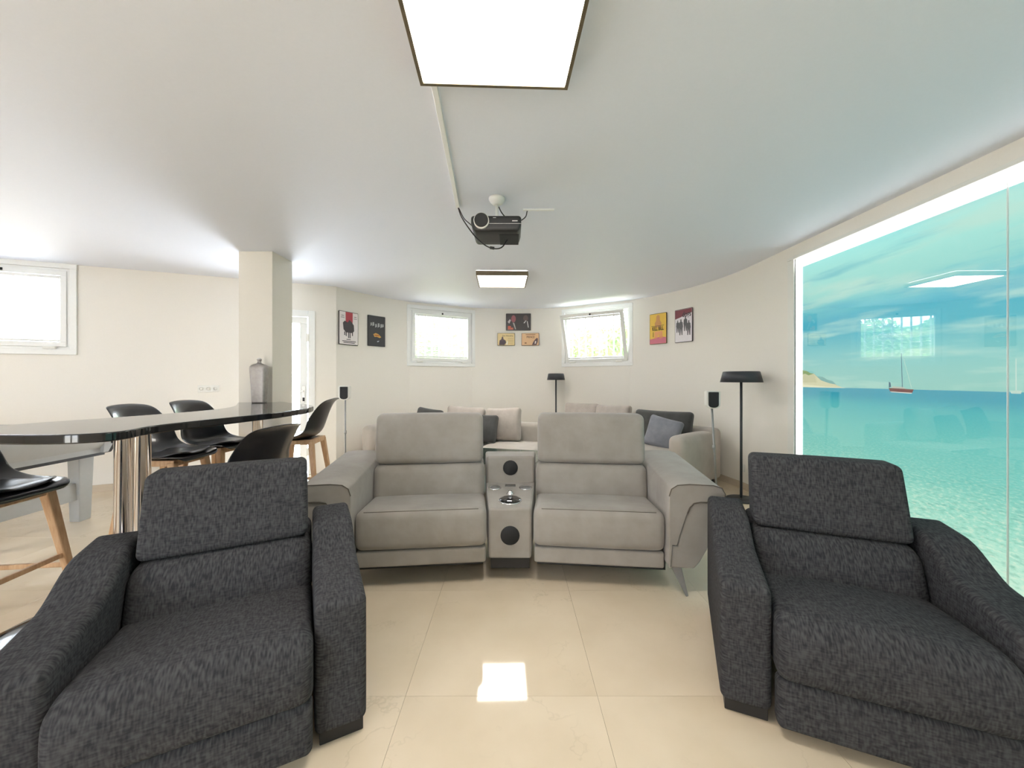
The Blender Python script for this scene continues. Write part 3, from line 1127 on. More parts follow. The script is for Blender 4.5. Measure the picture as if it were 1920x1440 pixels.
# console between the seats, wider towards the back
cw = lambda y: 0.127 + 0.098 * y
con = [(-cw(0.03), 0.03), (cw(0.03), 0.03), (cw(0.60), 0.60), (-cw(0.60), 0.60)]
def console_top(y):
    return 0.462 + 0.055 * (y - 0.03)
v = [(x, y, 0.155) for x, y in con] + [(x, y, console_top(y)) for x, y in con]
f = box_data(0, 1, 0, 1, 0, 1)[1]
co = bevel(mesh_obj('console', v, f, 'sofa', sofa), 0.016, 3)
con2 = [(-cw(0.5), 0.50), (cw(0.5), 0.50), (cw(0.74), 0.74), (-cw(0.74), 0.74)]
v = [(x, y, 0.16) for x, y in con2] + [(x, y + (0.03 if y < 0.6 else 0), 0.680) for x, y in con2]
cb2_ = bevel(mesh_obj('console_back', v, f, 'sofa', sofa), 0.018, 3)
MB().box(-0.12, 0.12, 0.06, 0.7, 0.085, 0.158).build('base', 'black', sofa)
def disc_y(name, m, cx, y, cz, r, d, parent, tilt=0.0):
    return lathe(name, m, [(r * 0.05, 0.0), (r * 0.93, 0.0), (r, 0.003), (r, d)], 32, parent, (cx, y, cz), (PI / 2 + tilt, 0, 0))
lathe('speaker', 'mesh_black', [(0.0005, 0.004), (0.050, 0.004), (0.054, 0.001), (0.058, 0.001), (0.058, -0.006)], 32, co, (0.0, 0.028, 0.298), (PI / 2, 0, 0))
lathe('speaker', 'mesh_black', [(0.0005, 0.004), (0.047, 0.004), (0.050, 0.001), (0.054, 0.001), (0.054, -0.01)], 32, cb2_, (0.0, 0.516, 0.597), (PI / 2, 0, 0))
for sx in (-1, 1):
    y = 0.41
    z = console_top(y)
    cupr = lathe('cup_holder', 'chrome', [(0.0375, -0.001), (0.044, 0.0035), (0.0465, 0.001), (0.0465, -0.004), (0.036, -0.004)], 28, co, (sx * 0.108, y, z), (0.055, 0, 0))
    lathe('cup_well', 'grey_metal', [(0.0005, 0.0012), (0.037, 0.0012), (0.037, -0.001)], 24, cupr)
lathe('charging_pad', 'black_gloss', [(0.0005, 0.006), (0.066, 0.006), (0.069, 0.003), (0.069, -0.002)], 36, co, (-0.0, 0.165, console_top(0.165)), (0.055, 0, 0))
lathe('pad_ring', 'chrome', [(0.069, 0.004), (0.073, 0.0055), (0.076, 0.002), (0.076, -0.002), (0.069, -0.002)], 36, co, (-0.0, 0.165, console_top(0.165)), (0.055, 0, 0))
kn = lathe('knob', 'chrome', [(0.027, 0.0), (0.027, 0.004), (0.018, 0.006), (0.018, 0.015), (0.014, 0.018), (0.0005, 0.0185)], 24, co, (0.0, 0.285, console_top(0.285)), (0.055, 0, 0))
MB().box(-0.038, 0.038, 0.432, 0.47, console_top(0.45) - 0.004, console_top(0.45) + 0.004).build('display', 'black_gloss', co, bev=0.002)


# ------------------------------------------------------------------ charcoal armchairs
def armchair(loc, rz, label, tail=1):
    root = thing('recliner_armchair', label, 'armchair', (loc[0], loc[1], 0), rz, 'charcoal recliner armchairs')
    W, A = 0.475, 0.165
    def arm_top(y):
        # low at the front, S-shaped rise to the back
        k = max(0.0, min(1.0, (y - 0.30) / 0.26))
        k = k * k * (3 - 2 * k)
        return 0.485 + 0.025 * min(1, max(0, y / 0.3)) + 0.095 * k + 0.015 * min(1, max(0, (y - 0.55) / 0.3))
    for s in (-1, 1):
        x0, x1 = (-W, -W + A) if s < 0 else (W - A, W)
        def arm_fn(x, y, z):
            u = (z - 0.045) / (0.485 - 0.045)
            return (x, y, 0.045 + (arm_top(y) - 0.045) * u)
        rbox('arm', 'charcoal', x0, x1, 0.0, 0.74, 0.045, 0.485, 0.024, 20, (0.004, 0.005, 0.003), arm_fn, parent=root)
        MB().box(x0 + 0.015, x1 - 0.01, 0.02, 0.10, 0.0, 0.048).build('foot', 'black', root, bev=0.003)
        MB().box(x0 + 0.015, x1 - 0.01, 0.63, 0.71, 0.0, 0.048).build('foot', 'black', root, bev=0.003)
    c = W - A - 0.004
    def seat_fn(x, y, z):
        u = (z - 0.20) / 0.225
        k = max(0, min(1, u))
        y2 = y - 0.022 * math.sin(k * PI) * max(0, 1 - (y + 0.07) / 0.2)
        z2 = z - 0.065 * max(0, (y - 0.02) / 0.5) * k
        # soft rolled front edge
        if y < 0.06:
            z2 -= 0.035 * k * ((0.06 - y) / 0.13) ** 2
        z2 += 0.010 * math.cos(x / c * PI / 2) * k
        return (x, y2, z2)
    rbox('seat', 'charcoal', -c, c, -0.055, 0.52, 0.20, 0.425, 0.042, 14, (0, 0.0, 0.012), seat_fn, parent=root)
    rbox('footrest', 'charcoal', -c + 0.002, c - 0.002, -0.050, 0.02, 0.035, 0.208, 0.022, 8, (0, 0.006, 0), parent=root)
    def lum_fn(x, y, z):
        return (x, y + 0.95 * (z - 0.36) * (0.42 if z > 0.36 else 0.3), z)
    rbox('backrest', 'charcoal', -c - 0.002, c + 0.002, 0.395, 0.60, 0.30, 0.552, 0.07, 10, (0, 0.028, 0), lum_fn, parent=root)
    def head_fn(x, y, z):
        u = (z - 0.56) / 0.31
        return (x * (1.0 - 0.015 * u), y + 0.30 * (z - 0.56), z)
    rbox('headrest', 'charcoal', -0.290, 0.290, 0.495, 0.65, 0.553, 0.868, 0.028, 10, (0.002, 0.008, 0.004), head_fn, parent=root)
    rbox('back_shell', 'charcoal', -c, c, 0.60, 0.735, 0.06, 0.58, 0.04, 6, parent=root)
    return root
armchair((-0.933, 1.137), math.radians(28), 'charcoal woven recliner armchair beside the wooden bar stool')
armchair((1.2206, 1.2555), math.radians(-23.5), 'charcoal woven recliner armchair in front of the sea mural')

# ------------------------------------------------------------------ bar: black stone top on chrome posts
BZ = 1.025
bar = thing('bar_table', 'wavy black stone bar top on chrome posts reaching the pillar', 'bar table', (-2.0, 2.6, 0))
edge = [(-2.30, 1.575), (-2.07, 1.55), (-1.84, 1.555), (-1.715, 1.615), (-1.70, 1.71), (-1.735, 1.82), (-1.735, 1.95), (-1.70, 2.12), (-1.64, 2.36), (-1.59, 2.60),
        (-1.575, 2.85), (-1.61, 3.08), (-1.70, 3.28), (-1.86, 3.46), (-2.08, 3.63), (-2.24, 3.80)]
left = [(-2.665, 3.735), (-2.55, 3.56), (-2.36, 3.27), (-2.235, 2.98), (-2.22, 2.72), (-2.28, 2.45), (-2.36, 2.22), (-2.46, 2.0), (-2.49, 1.80), (-2.43, 1.65)]
o_ = [(p.x, p.y) for p in spline([(a, b, 0) for a, b in edge], 5)] + [(-2.325, 3.86), (-2.335, 3.745)] + [(p.x, p.y) for p in spline([(a, b, 0) for a, b in left], 5)]
top_ = prism('bar_top', 'granite', o_, BZ - 0.04, BZ, 'z', bev=0.006, seg=2)
top_.parent = bar
top_.matrix_parent_inverse = Matrix.Translation(-bar.location)
for x, y in ((-2.055, 2.03), (-1.965, 2.04), (-2.02, 3.05)):
    p = lathe('post', 'chrome', [(0.075, 0.0), (0.075, 0.012), (0.042, 0.02), (0.037, 0.03), (0.037, BZ - 0.06), (0.06, BZ - 0.05), (0.06, BZ - 0.04)], 32, bar, (x + 2.0, y - 2.6, 0))

# pewter bottle vase on the bar, against the pillar
va = thing('bottle_vase', 'tall pewter bottle vase standing on the bar against pillar', 'vase', (-2.405, 3.655, BZ), math.radians(6))
secs = [(0.058, 0.0), (0.060, 0.01), (0.064, 0.12), (0.072, 0.26), (0.077, 0.325), (0.074, 0.345), (0.055, 0.362), (0.030, 0.372), (0.018, 0.378), (0.0155, 0.39), (0.0165, 0.402), (0.022, 0.406), (0.021, 0.413), (0.012, 0.414)]
v, f = [], []
n = 28
for r, z in secs:
    for k in range(n):
        a = 2 * PI * k / n
        e_ = 0.45 if z < 0.365 else 1.0
        c_, s_ = math.cos(a), math.sin(a)
        v.append((r * math.copysign(abs(c_) ** e_, c_), (r * 0.62 if z < 0.365 else r) * math.copysign(abs(s_) ** e_, s_), z))
for i in range(len(secs) - 1):
    for k in range(n):
        f.append((i * n + k, i * n + (k + 1) % n, (i + 1) * n + (k + 1) % n, (i + 1) * n + k))
f += [tuple(range(n)), tuple(range((len(secs) - 1) * n, len(secs) * n))]
vb = mesh_obj('body', v, f, 'pewter', va, smooth=True)
lathe('stopper', 'steel', [(0.0165, 0.412), (0.019, 0.416), (0.0175, 0.424), (0.006, 0.428)], 20, va)


# ------------------------------------------------------------------ bar stools
def stool_proto():
    root = thing('bar_stool', 'x', 'bar stool', (0, 0, 0), 0, 'black shell bar stools around the bar')
    S = 0.70
    # shell: centre line (y, z), half width, lift of the edges (forward, up)
    prof = [(-0.235, -0.030, 0.150, 0.00, 0.000), (-0.225, 0.000, 0.195, 0.00, 0.004), (-0.17, 0.004, 0.225, 0.0, 0.014), (-0.08, -0.012, 0.238, 0.0, 0.030),
            (0.02, -0.018, 0.240, 0.0, 0.045), (0.11, -0.004, 0.236, -0.010, 0.062), (0.165, 0.045, 0.226, -0.045, 0.060),
            (0.195, 0.12, 0.214, -0.070, 0.035), (0.220, 0.20, 0.206, -0.062, 0.015), (0.245, 0.275, 0.198, -0.046, 0.004), (0.268, 0.330, 0.186, -0.026, 0.0),
            (0.292, 0.362, 0.165, -0.010, -0.006), (0.318, 0.372, 0.130, 0.0, -0.012)]
    n = 8
    v, f = [], []
    for y, z, hw, fy, fz in prof:
        for k in range(n + 1):
            u = -1 + 2 * k / n
            c = abs(u) ** 2.4
            v.append((hw * u, y + fy * c, S + z + fz * c))
    for i in range(len(prof) - 1):
        for k in range(n):
            a = i * (n + 1) + k
            f.append((a, a + 1, a + n + 2, a + n + 1))
    sh = mesh_obj('shell', v, f, 'shell', root, smooth=True)
    so = sh.modifiers.new('solid', 'SOLIDIFY')
    so.thickness = 0.010
    so.offset = -1
    sd = sh.modifiers.new('sub', 'SUBSURF')
    sd.levels = 1
    sd.render_levels = 2
    # seat pad following the shell
    v, f = [], []
    rows = 9
    for i in range(rows + 1):
        s = i / rows
        y = -0.215 + 0.315 * s
        hw = 0.195 * math.sqrt(max(0.02, 1 - (2 * s - 1) ** 4 * 0.75))
        for k in range(n + 1):
            u = -1 + 2 * k / n
            z = S + 0.006 + (0.012 if s < 0.3 else 0.002) - 0.016 * math.sin(s * PI) + 0.024 * abs(u) ** 2.4 + 0.020 * (1 - u ** 4) * (1 - (2 * s - 1) ** 4)
            v.append((hw * u, y, z))
    for i in range(rows):
        for k in range(n):
            a = i * (n + 1) + k
            f.append((a, a + 1, a + n + 2, a + n + 1))
    pd = mesh_obj('seat_pad', v, f, 'pad', root, smooth=True)
    so = pd.modifiers.new('solid', 'SOLIDIFY')
    so.thickness = 0.014
    so.offset = -1
    sd = pd.modifiers.new('sub', 'SUBSURF')
    sd.levels = 1
    sd.render_levels = 1
    # wooden base
    T, B = 0.145, 0.225
    zt = S - 0.035
    def leg_xy(z):
        k = T + (B - T) * (1 - z / zt)
        return k
    for sx in (-1, 1):
        for sy in (-1, 1):
            MB().bar((sx * T, sy * T, zt), (sx * B, sy * B, 0.0), (0.050, 0.030), (0.046, 0.030), up=(0, 1, 0)).build('leg', 'wood', root, bev=0.007, seg=2)
    MB().bar((-T - 0.02, -T, zt - 0.005), (T + 0.02, -T, zt - 0.005), 0.040, 0.046).build('rail', 'wood', root, bev=0.006)
    MB().bar((-T - 0.02, T, zt - 0.005), (T + 0.02, T, zt - 0.005), 0.040, 0.046).build('rail', 'wood', root, bev=0.006)
    MB().bar((-T, -T - 0.02, zt - 0.004), (-T, T + 0.02, zt - 0.004), 0.038, 0.042).build('rail', 'wood', root, bev=0.006)
    MB().bar((T, -T - 0.02, zt - 0.004), (T, T + 0.02, zt - 0.004), 0.038, 0.042).build('rail', 'wood', root, bev=0.006)
    for z, side in ((0.30, 'f'), (0.30, 'b'), (0.24, 'l'), (0.24, 'r')):
        k = leg_xy(z)
        if side in 'fb':
            y = -k if side == 'f' else k
            p, q = (-k, y, z), (k, y, z)
        else:
            x = -k if side == 'l' else k
            p, q = (x, -k, z), (x, k, z)
        MB().bar(p, q, 0.018, 0.026).build('stretcher', 'wood', root, bev=0.004)
    MB().box(-0.13, 0.13, -0.13, 0.13, S - 0.034, S - 0.022).build('seat_plate', 'black', root)
    return root


def face(dx, dy):
    """rotation turning local -y (front of a stool) to the direction dx, dy"""
    return math.atan2(dx, -dy)


st = stool_proto()
stools = [((-2.60, 1.88), face(1, 0.12), 0.0, 'black bar stool with wooden legs nearest the camera at the left edge'),
          ((-2.53, 2.83), face(1, 0.05), 0.0, 'black bar stool behind the chrome bar posts, back above the bar'),
          ((-2.55, 3.33), face(1, -0.05), 0.0, 'black bar stool behind the bar nearest the pillar and wall socket'),
          ((-1.72, 2.47), face(-1, 0.28), -0.065, 'black bar stool seen from behind over the left armchair'),
          ((-2.04, 3.72), face(-1, -0.12), 0.0, 'black bar stool in side view before the white glazed door')]
for i, (p, rz, dz, lab) in enumerate(stools):
    o = st if i == 0 else copy_tree(st)
    o.location = (p[0], p[1], 0)
    o.rotation_euler = (0, 0, rz)
    o['label'] = lab
    if dz:
        o.scale = (1, 1, (0.70 + dz) / 0.70)

# low black gloss bench beside the left armchair
bn = thing('low_bench', 'low glossy black bench with rounded edge half hidden by left armchair', 'bench', (-1.98, 1.42, 0), math.radians(4))
rbox('top', 'black_gloss', -0.13, 0.13, -0.36, 0.30, 0.05, 0.215, 0.05, 6, (0, 0, 0.006), parent=bn)
MB().box(-0.10, 0.10, -0.32, 0.26, 0.0, 0.055).build('plinth', 'black', bn, bev=0.004)

# ------------------------------------------------------------------ games table with grey panels (end facing the bar)
gt = thing('games_table', 'grey games table with black corner guards left of the bar', 'table', (-4.42, 3.02, 0), math.radians(3))
hx, hy = 0.84, 0.46
MB().box(-hx + 0.05, hx - 0.05, -hy + 0.05, hy - 0.05, 0.60, 0.79).build('body', 'table_grey', gt)
for s in (-1, 1):
    # end panels (facing +-x) and long panels: upper upright facet and lower facet sloping inwards
    pts = [(s * hx, 0.80), (s * hx, 0.725), (s * (hx - 0.075), 0.60), (s * (hx - 0.12), 0.60), (s * (hx - 0.10), 0.80)]
    prism('end_panel', 'table_grey', pts, -hy + 0.02, hy - 0.02, 'y', parent=gt, bev=0.004)
    pts = [(s * hy, 0.80), (s * hy, 0.725), (s * (hy - 0.075), 0.60), (s * (hy - 0.12), 0.60), (s * (hy - 0.10), 0.80)]
    prism('long_panel', 'table_grey', pts, -hx + 0.02, hx - 0.02, 'x', parent=gt, bev=0.004)
    MB().bar((s * (hx - 0.10), -hy + 0.06, 0.59), (s * (hx - 0.10), hy - 0.06, 0.59), 0.07, 0.035).build('bottom_trim', 'black', gt, bev=0.004)
    MB().box(min(s * hx, s * (hx - 0.11)), max(s * hx, s * (hx - 0.11)), -hy, hy, 0.80, 0.84).build('top_rail', 'table_grey', gt, bev=0.008)
    MB().box(-hx + 0.11, hx - 0.11, min(s * hy, s * (hy - 0.11)), max(s * hy, s * (hy - 0.11)), 0.80, 0.84).build('top_rail', 'table_grey', gt, bev=0.008)
MB().box(-hx + 0.10, hx - 0.10, -hy + 0.10, hy - 0.10, 0.79, 0.805).build('playfield', 'cloth_blue', gt)
for sx in (-1, 1):
    for sy in (-1, 1):
        cg = MB()
        for y0, y1 in ((sy * (hy - 0.055), sy * (hy + 0.008)),):
            a, b = min(y0, y1), max(y0, y1)
            pts = [(sx * (hx + 0.008), 0.845), (sx * (hx + 0.010), 0.72), (sx * (hx - 0.07), 0.585), (sx * (hx - 0.12), 0.585), (sx * (hx - 0.08), 0.845)]
            o = prism('corner_guard', 'black', pts, a, b, 'y', parent=gt, bev=0.008, seg=2)
            lathe('screw', 'steel', [(0.008, 0.0), (0.008, 0.004), (0.003, 0.006)], 10, o, (sx * (hx + 0.008), (a + b) / 2, 0.77), (0, sx * PI / 2, 0))
        MB().bar((sx * (hx - 0.20), sy * (hy - 0.13), 0.60), (sx * (hx - 0.235), sy * (hy - 0.10), 0.0), (0.13, 0.10), (0.10, 0.085), up=(1, 0, 0)).build('leg', 'table_grey', gt, bev=0.006)
    MB().bar((sx * (hx - 0.22), -hy + 0.13, 0.27), (sx * (hx - 0.22), hy - 0.13, 0.27), 0.05, 0.15).build('stretcher', 'table_grey', gt, bev=0.004)

# ------------------------------------------------------------------ corner sofas by the rounded wall
def lounge(label, loc, rz, L, arms, seats):
    root = thing('lounge_sofa', label, 'sofa', (loc[0], loc[1], 0), rz, 'pale lounge sofas along the rounded wall')
    D, A = 0.90, 0.20
    rbox('backrest', 'corner_sofa', 0.0, L, D - 0.20, D, 0.06, 0.665, 0.06, 8, (0, 0.01, 0.004), parent=root)
    x0, x1 = 0.0, L
    if 'l' in arms:
        rbox('arm', 'corner_sofa', 0.0, A, 0.0, D - 0.16, 0.06, 0.63, 0.065, 8, (0.008, 0.006, 0.012), parent=root)
        x0 = A
    if 'r' in arms:
        rbox('arm', 'corner_sofa', L - A, L, 0.0, D - 0.16, 0.06, 0.63, 0.065, 8, (0.008, 0.006, 0.012), parent=root)
        x1 = L - A
    rbox('base', 'corner_sofa', x0 + 0.002, x1 - 0.002, 0.03, D - 0.19, 0.06, 0.26, 0.03, 5, parent=root)
    w = (x1 - x0) / seats
    for k in range(seats):
        rbox('seat_cushion', 'corner_sofa', x0 + w * k + 0.004, x0 + w * (k + 1) - 0.004, 0.0, D - 0.20, 0.26, 0.43, 0.055, 6, (0, 0.008, 0.02), parent=root)
    for px in (0.08, L - 0.08):
        for py in (0.08, D - 0.08):
            MB().box(px - 0.025, px + 0.025, py - 0.025, py + 0.025, 0.0, 0.07).build('foot', 'black', root)
    return root


RL = math.radians(-17)
lounge('pale lounge sofa under the closed back window, left of the glass table', (-2.00, 5.06), RL, 2.36, 'l', 3)
RR = math.radians(-51.5)
_rx, _ry = 1.82 - 2.25 * math.cos(RR), 4.05 - 2.25 * math.sin(RR)
lounge('pale lounge sofa with rounded arm beside the right speaker stand', (_rx, _ry), RR, 2.25, 'r', 3)


def sofa_pt(base, rz, x, y):
    return (base[0] + x * math.cos(rz) - y * math.sin(rz), base[1] + x * math.sin(rz) + y * math.cos(rz))


def cushion(name, mat, label, pos, z, rz, w, h, t_, lean, roll=0.0, group=None, fold=0.0):
    o = None
    def fn(x, y, zz):
        u, v_ = x / (w / 2), zz / (h / 2)
        k = (abs(u) ** 3) * (abs(v_) ** 3)
        sx = 1 - 0.05 * (1 - v_ * v_) * 1.0
        sz = 1 - 0.05 * (1 - u * u)
        y2 = y
        if fold:
            y2 += fold * math.sin(3.1 * u + 2.2 * v_) * (1 - 0.5 * abs(v_))
        return (x * sx, y2 * (1 - 0.45 * k), zz * sz)
    o = rbox(name, mat, -w / 2, w / 2, -t_ / 2, t_ / 2, -h / 2, h / 2, t_ * 0.35, 8, (0, t_ * 0.38, 0), fn)
    o.location = (pos[0], pos[1], z)
    o.rotation_mode = 'XYZ'
    Rm = Matrix.Rotation(rz, 4, 'Z') @ Matrix.Rotation(-lean, 4, 'X') @ Matrix.Rotation(roll, 4, 'Y')
    o.rotation_euler = Rm.to_euler('XYZ')
    return tag(o, label, 'cushion', group)


LB = (-2.00, 5.06)
RBs = (_rx, _ry)
g_ = 'pale back cushions of the lounge sofas'
cushion('back_cushion', 'cushion_light', 'pale back cushion right of the left headrest behind the dark pillow', sofa_pt(LB, RL, 1.80, 0.56), 0.655, RL - 0.1, 0.50, 0.44, 0.14, 0.20, -0.06, g_)
cushion('back_cushion', 'cushion_light', 'pale back cushion peeking over the left sofa headrest', sofa_pt(LB, RL, 1.24, 0.58), 0.655, RL, 0.56, 0.45, 0.14, 0.20, 0.05, g_)
cushion('back_cushion', 'cushion_dark', 'dark cushion with only its tip over the left headrest', sofa_pt(LB, RL, 0.70, 0.54), 0.635, RL, 0.40, 0.42, 0.13, 0.22, 0.12)
cushion('throw_pillow', 'cushion_dark', 'dark grey pillow leaning on pale cushion between the headrests', sofa_pt(LB, RL, 1.60, 0.38), 0.615, RL - 0.05, 0.36, 0.36, 0.11, 0.30, 0.0, 'throw pillows on the lounge sofas')
cushion('back_cushion', 'cushion_light', 'pale cushion top over the right headrest beside the lamp pole', sofa_pt(RBs, RR, 0.33, 0.56), 0.66, RR + 0.35, 0.56, 0.45, 0.14, 0.18, 0.0, g_)
cushion('back_cushion', 'cushion_light', 'pale cushion top over the right headrest, the further right one', sofa_pt(RBs, RR, 0.90, 0.58), 0.66, RR + 0.1, 0.56, 0.45, 0.14, 0.18, -0.03, g_)
cushion('back_cushion', 'cushion_dark', 'large dark grey back cushion against the right lounge sofa', sofa_pt(RBs, RR, 1.66, 0.585), 0.625, RR + 0.15, 0.74, 0.46, 0.15, 0.20, 0.0)
cushion('throw_pillow', 'cushion_blue', 'blue grey creased pillow leaning on the right sofa arm', sofa_pt(RBs, RR, 1.80, 0.36), 0.60, RR + 0.25, 0.40, 0.38, 0.11, 0.30, 0.22, 'throw pillows on the lounge sofas', 0.012)

# glass coffee table between the sofas
ct = thing('coffee_table', 'glass topped coffee table behind the sofa console', 'table', (-0.24, 4.06, 0), math.radians(-15))
prism('glass_top', 'table_glass', [(-0.55, -0.38), (0.55, -0.38), (0.55, 0.38), (-0.55, 0.38)], 0.438, 0.45, 'z', parent=ct, bev=0.003)
for sx in (-1, 1):
    for sy in (-1, 1):
        MB().box(sx * 0.48 - 0.02, sx * 0.48 + 0.02, sy * 0.31 - 0.02, sy * 0.31 + 0.02, 0.0, 0.438).build('leg', 'grey_metal', ct, bev=0.003)
MB().box(-0.46, 0.46, -0.29, 0.29, 0.14, 0.155).build('shelf', 'table_grey', ct, bev=0.003)


# ------------------------------------------------------------------ floor lamps and speakers
def floor_lamp(loc, r, ztop, zh, label):
    root = thing('floor_lamp', label, 'lamp', (loc[0], loc[1], 0), 0, 'black floor lamps')
    lathe('base', 'lamp_black', [(r * 0.72, 0.0), (r * 0.72, 0.012), (r * 0.66, 0.018), (0.014, 0.022)], 40, root)
    tube('pole', 'lamp_black', [(0, 0, 0.015), (0, 0, ztop - 0.02)], 0.0125, 14, root)
    b, tp = r, r * 0.865
    lathe('shade', 'lamp_black', [(b, ztop - zh), (tp, ztop - 0.004), (tp - 0.008, ztop), (0.0005, ztop)], 48, root)
    v, f = lathe_data([(b - 0.003, ztop - zh + 0.001), (tp - 0.006, ztop - 0.006)], 48)
    mesh_obj('shade_lining', v, f[:-2], 'plastic_white', root, smooth=True)
    lathe('diffuser', 'plastic_white', [(0.014, ztop - zh + 0.025), (b * 0.94, ztop - zh + 0.025), (b * 0.94, ztop - zh + 0.029), (0.014, ztop - zh + 0.029)], 40, root)
    return root
floor_lamp((2.375, 3.98), 0.195, 1.33, 0.112, 'tall black floor lamp between the right speaker and the mural')
floor_lamp((0.735, 6.42), 0.150, 1.345, 0.108, 'black floor lamp behind the back sofa under the tilted window')


def speaker(loc, zc, rz, label, lean=0.0):
    root = thing('speaker_stand', label, 'speaker', (loc[0], loc[1], 0), rz, 'small satellite speakers on stands')
    lathe('base', 'plastic_white', [(0.12, 0.0), (0.12, 0.010), (0.11, 0.016), (0.016, 0.022)], 32, root)
    z0 = zc - 0.085
    po = tube('pole', 'grey_metal', [(lean, 0.025, 0.015), (0, 0.025, z0 + 0.02)], 0.0105, 12, root)
    tube('collar', 'grey_metal', [(lean * 0.42, 0.025, z0 * 0.56), (lean * 0.40, 0.025, z0 * 0.60)], 0.016, 12, po)
    def shape(w, zt, zb):
        pts = [(-w, zt), (w, zt)]
        for k in range(9):
            a = -PI * k / 8
            pts.append((w * math.cos(a) * (1.0), zb + w * 0.62 + w * 0.62 * math.sin(a)))
        return pts
    prism('housing', 'plastic_white', shape(0.066, zc + 0.090, zc - 0.090), -0.045, 0.055, 'y', parent=root, bev=0.012, seg=3)
    prism('grille', 'mesh_black', shape(0.047, zc + 0.080, zc - 0.078), -0.060, -0.044, 'y', parent=root, bev=0.006, seg=2)
    return root
speaker((-2.125, 4.88), 1.075, math.radians(10), 'white satellite speaker on thin stand left of the sofas')
speaker((2.045, 3.92), 1.04, math.radians(-14), 'white satellite speaker on thin stand before the right sofa arm', 0.05)

# cable loop on the floor at the lamp
lc = tube('lamp_cable', 'black', spline([(2.37, 3.96, 0.025), (2.30, 3.90, 0.006), (2.18, 3.93, 0.006), (2.12, 4.06, 0.006), (2.20, 4.12, 0.006), (2.29, 4.04, 0.006), (2.27, 3.86, 0.012), (2.22, 3.76, 0.006), (2.12, 3.70, 0.006)], 6), 0.006, 8)
tag(lc, 'black cable looped on the floor at the tall lamp', 'cable')

# ------------------------------------------------------------------ sockets on the walls
def socket(loc, rz, n, label):
    root = thing('wall_socket', label, 'socket', loc, rz, 'white wall sockets')
    w = 0.071 * n
    MB().box(-w / 2, w / 2, -0.010, 0.0, -0.042, 0.042).build('cover_plate', 'plastic_white', root, bev=0.004)
    for k in range(n):
        x = -w / 2 + 0.071 * (k + 0.5)
        s = lathe('outlet', 'plastic_white', [(0.021, 0.0105), (0.024, 0.014), (0.028, 0.014), (0.028, 0.009)], 24, root, (x, 0, 0), (PI / 2, 0, 0))
        lathe('outlet_well', 'plastic_white', [(0.0005, 0.0108), (0.021, 0.0108), (0.021, 0.0100)], 20, s)
    return root
p = lw(-3.675)
socket((p[0], p[1] , 1.135), math.atan(LS), 3, 'white triple wall socket left of the pillar')
p = arc(86.5, CR - 0.002)
sk2 = socket((p[0], p[1], 0.24), math.radians(-86.5), 1, 'white single wall socket behind the tall lamp')
wc = tube('socket_cable', 'plastic_white', spline([(p[0] - 0.02, p[1], 0.22), (p[0] - 0.035, p[1] - 0.01, 0.12), (p[0] - 0.04, p[1] - 0.03, 0.01)], 6), 0.004, 8)
tag(wc, 'thin pale cable hanging from the single wall socket', 'cable')


# ------------------------------------------------------------------ tin posters
INK = {}
def inkmat(rgb):
    if rgb not in INK:
        INK[rgb] = plain('print_ink_%d_%d_%d' % rgb, lin(*rgb), 0.45, var=0.12, scale=120)
    return INK[rgb]


def poster(th, zc, w, h, edge_rgb, face_rgb, label, tilt=0.0):
    r = CR - 0.016 - (w / 2) ** 2 / (2 * CR)
    p = arc(th, r)
    root = thing('wall_poster', label, 'poster', (p[0], p[1], zc), -math.radians(th), 'printed tin posters on the rounded wall')
    def rr(w_, h_, c, wob=0.0):
        pts = []
        for sx, sy, a0 in ((1, 1, 0), (-1, 1, 90), (-1, -1, 180), (1, -1, 270)):
            for k in range(4):
                a = math.radians(a0 + 30 * k)
                pts.append((sx * (w_ / 2 - c) + c * math.cos(a), sy * (h_ / 2 - c) + c * math.sin(a)))
        return pts
    prism('board', inkmat(edge_rgb), rr(w, h, 0.010), -0.006, 0.008, 'y', parent=root, bev=0.003)
    prism('print', inkmat(face_rgb), rr(w - 0.014, h - 0.014, 0.008), -0.0072, -0.005, 'y', parent=root)
    return root


def patch(root, name, pts, rgb, lay=1):
    y = -0.0072 - 0.0006 * lay
    return prism(name, inkmat(rgb), pts, y, y + 0.0008, 'y', parent=root)


def rect(x0, x1, z0, z1):
    return [(x0, z0), (x1, z0), (x1, z1), (x0, z1)]


def blob(cx, cz, rx, rz, n=10):
    return [(cx + rx * math.cos(2 * PI * k / n), cz + rz * math.sin(2 * PI * k / n)) for k in range(n)]


def standing(root, x, z, h, rgb, lay=2, lean=0.0):
    """plain upright figure-like mark"""
    w = h * 0.13
    pts = [(x - w * 0.9, z), (x - w * 0.35, z), (x, z + h * 0.42), (x + w * 0.35, z), (x + w * 0.9, z), (x + w * 1.05, z + h * 0.45), (x + w * 1.25, z + h * 0.5),
           (x + w * 1.0, z + h * 0.8), (x + w * 0.35, z + h * 0.86), (x + w * 0.35, z + h), (x - w * 0.35, z + h), (x - w * 0.35, z + h * 0.86),
           (x - w * 1.0, z + h * 0.8), (x - w * 1.25, z + h * 0.5), (x - w * 1.05, z + h * 0.45)]
    return patch(root, 'figure', [(a + lean * (b - z), b) for a, b in pts], rgb, lay)


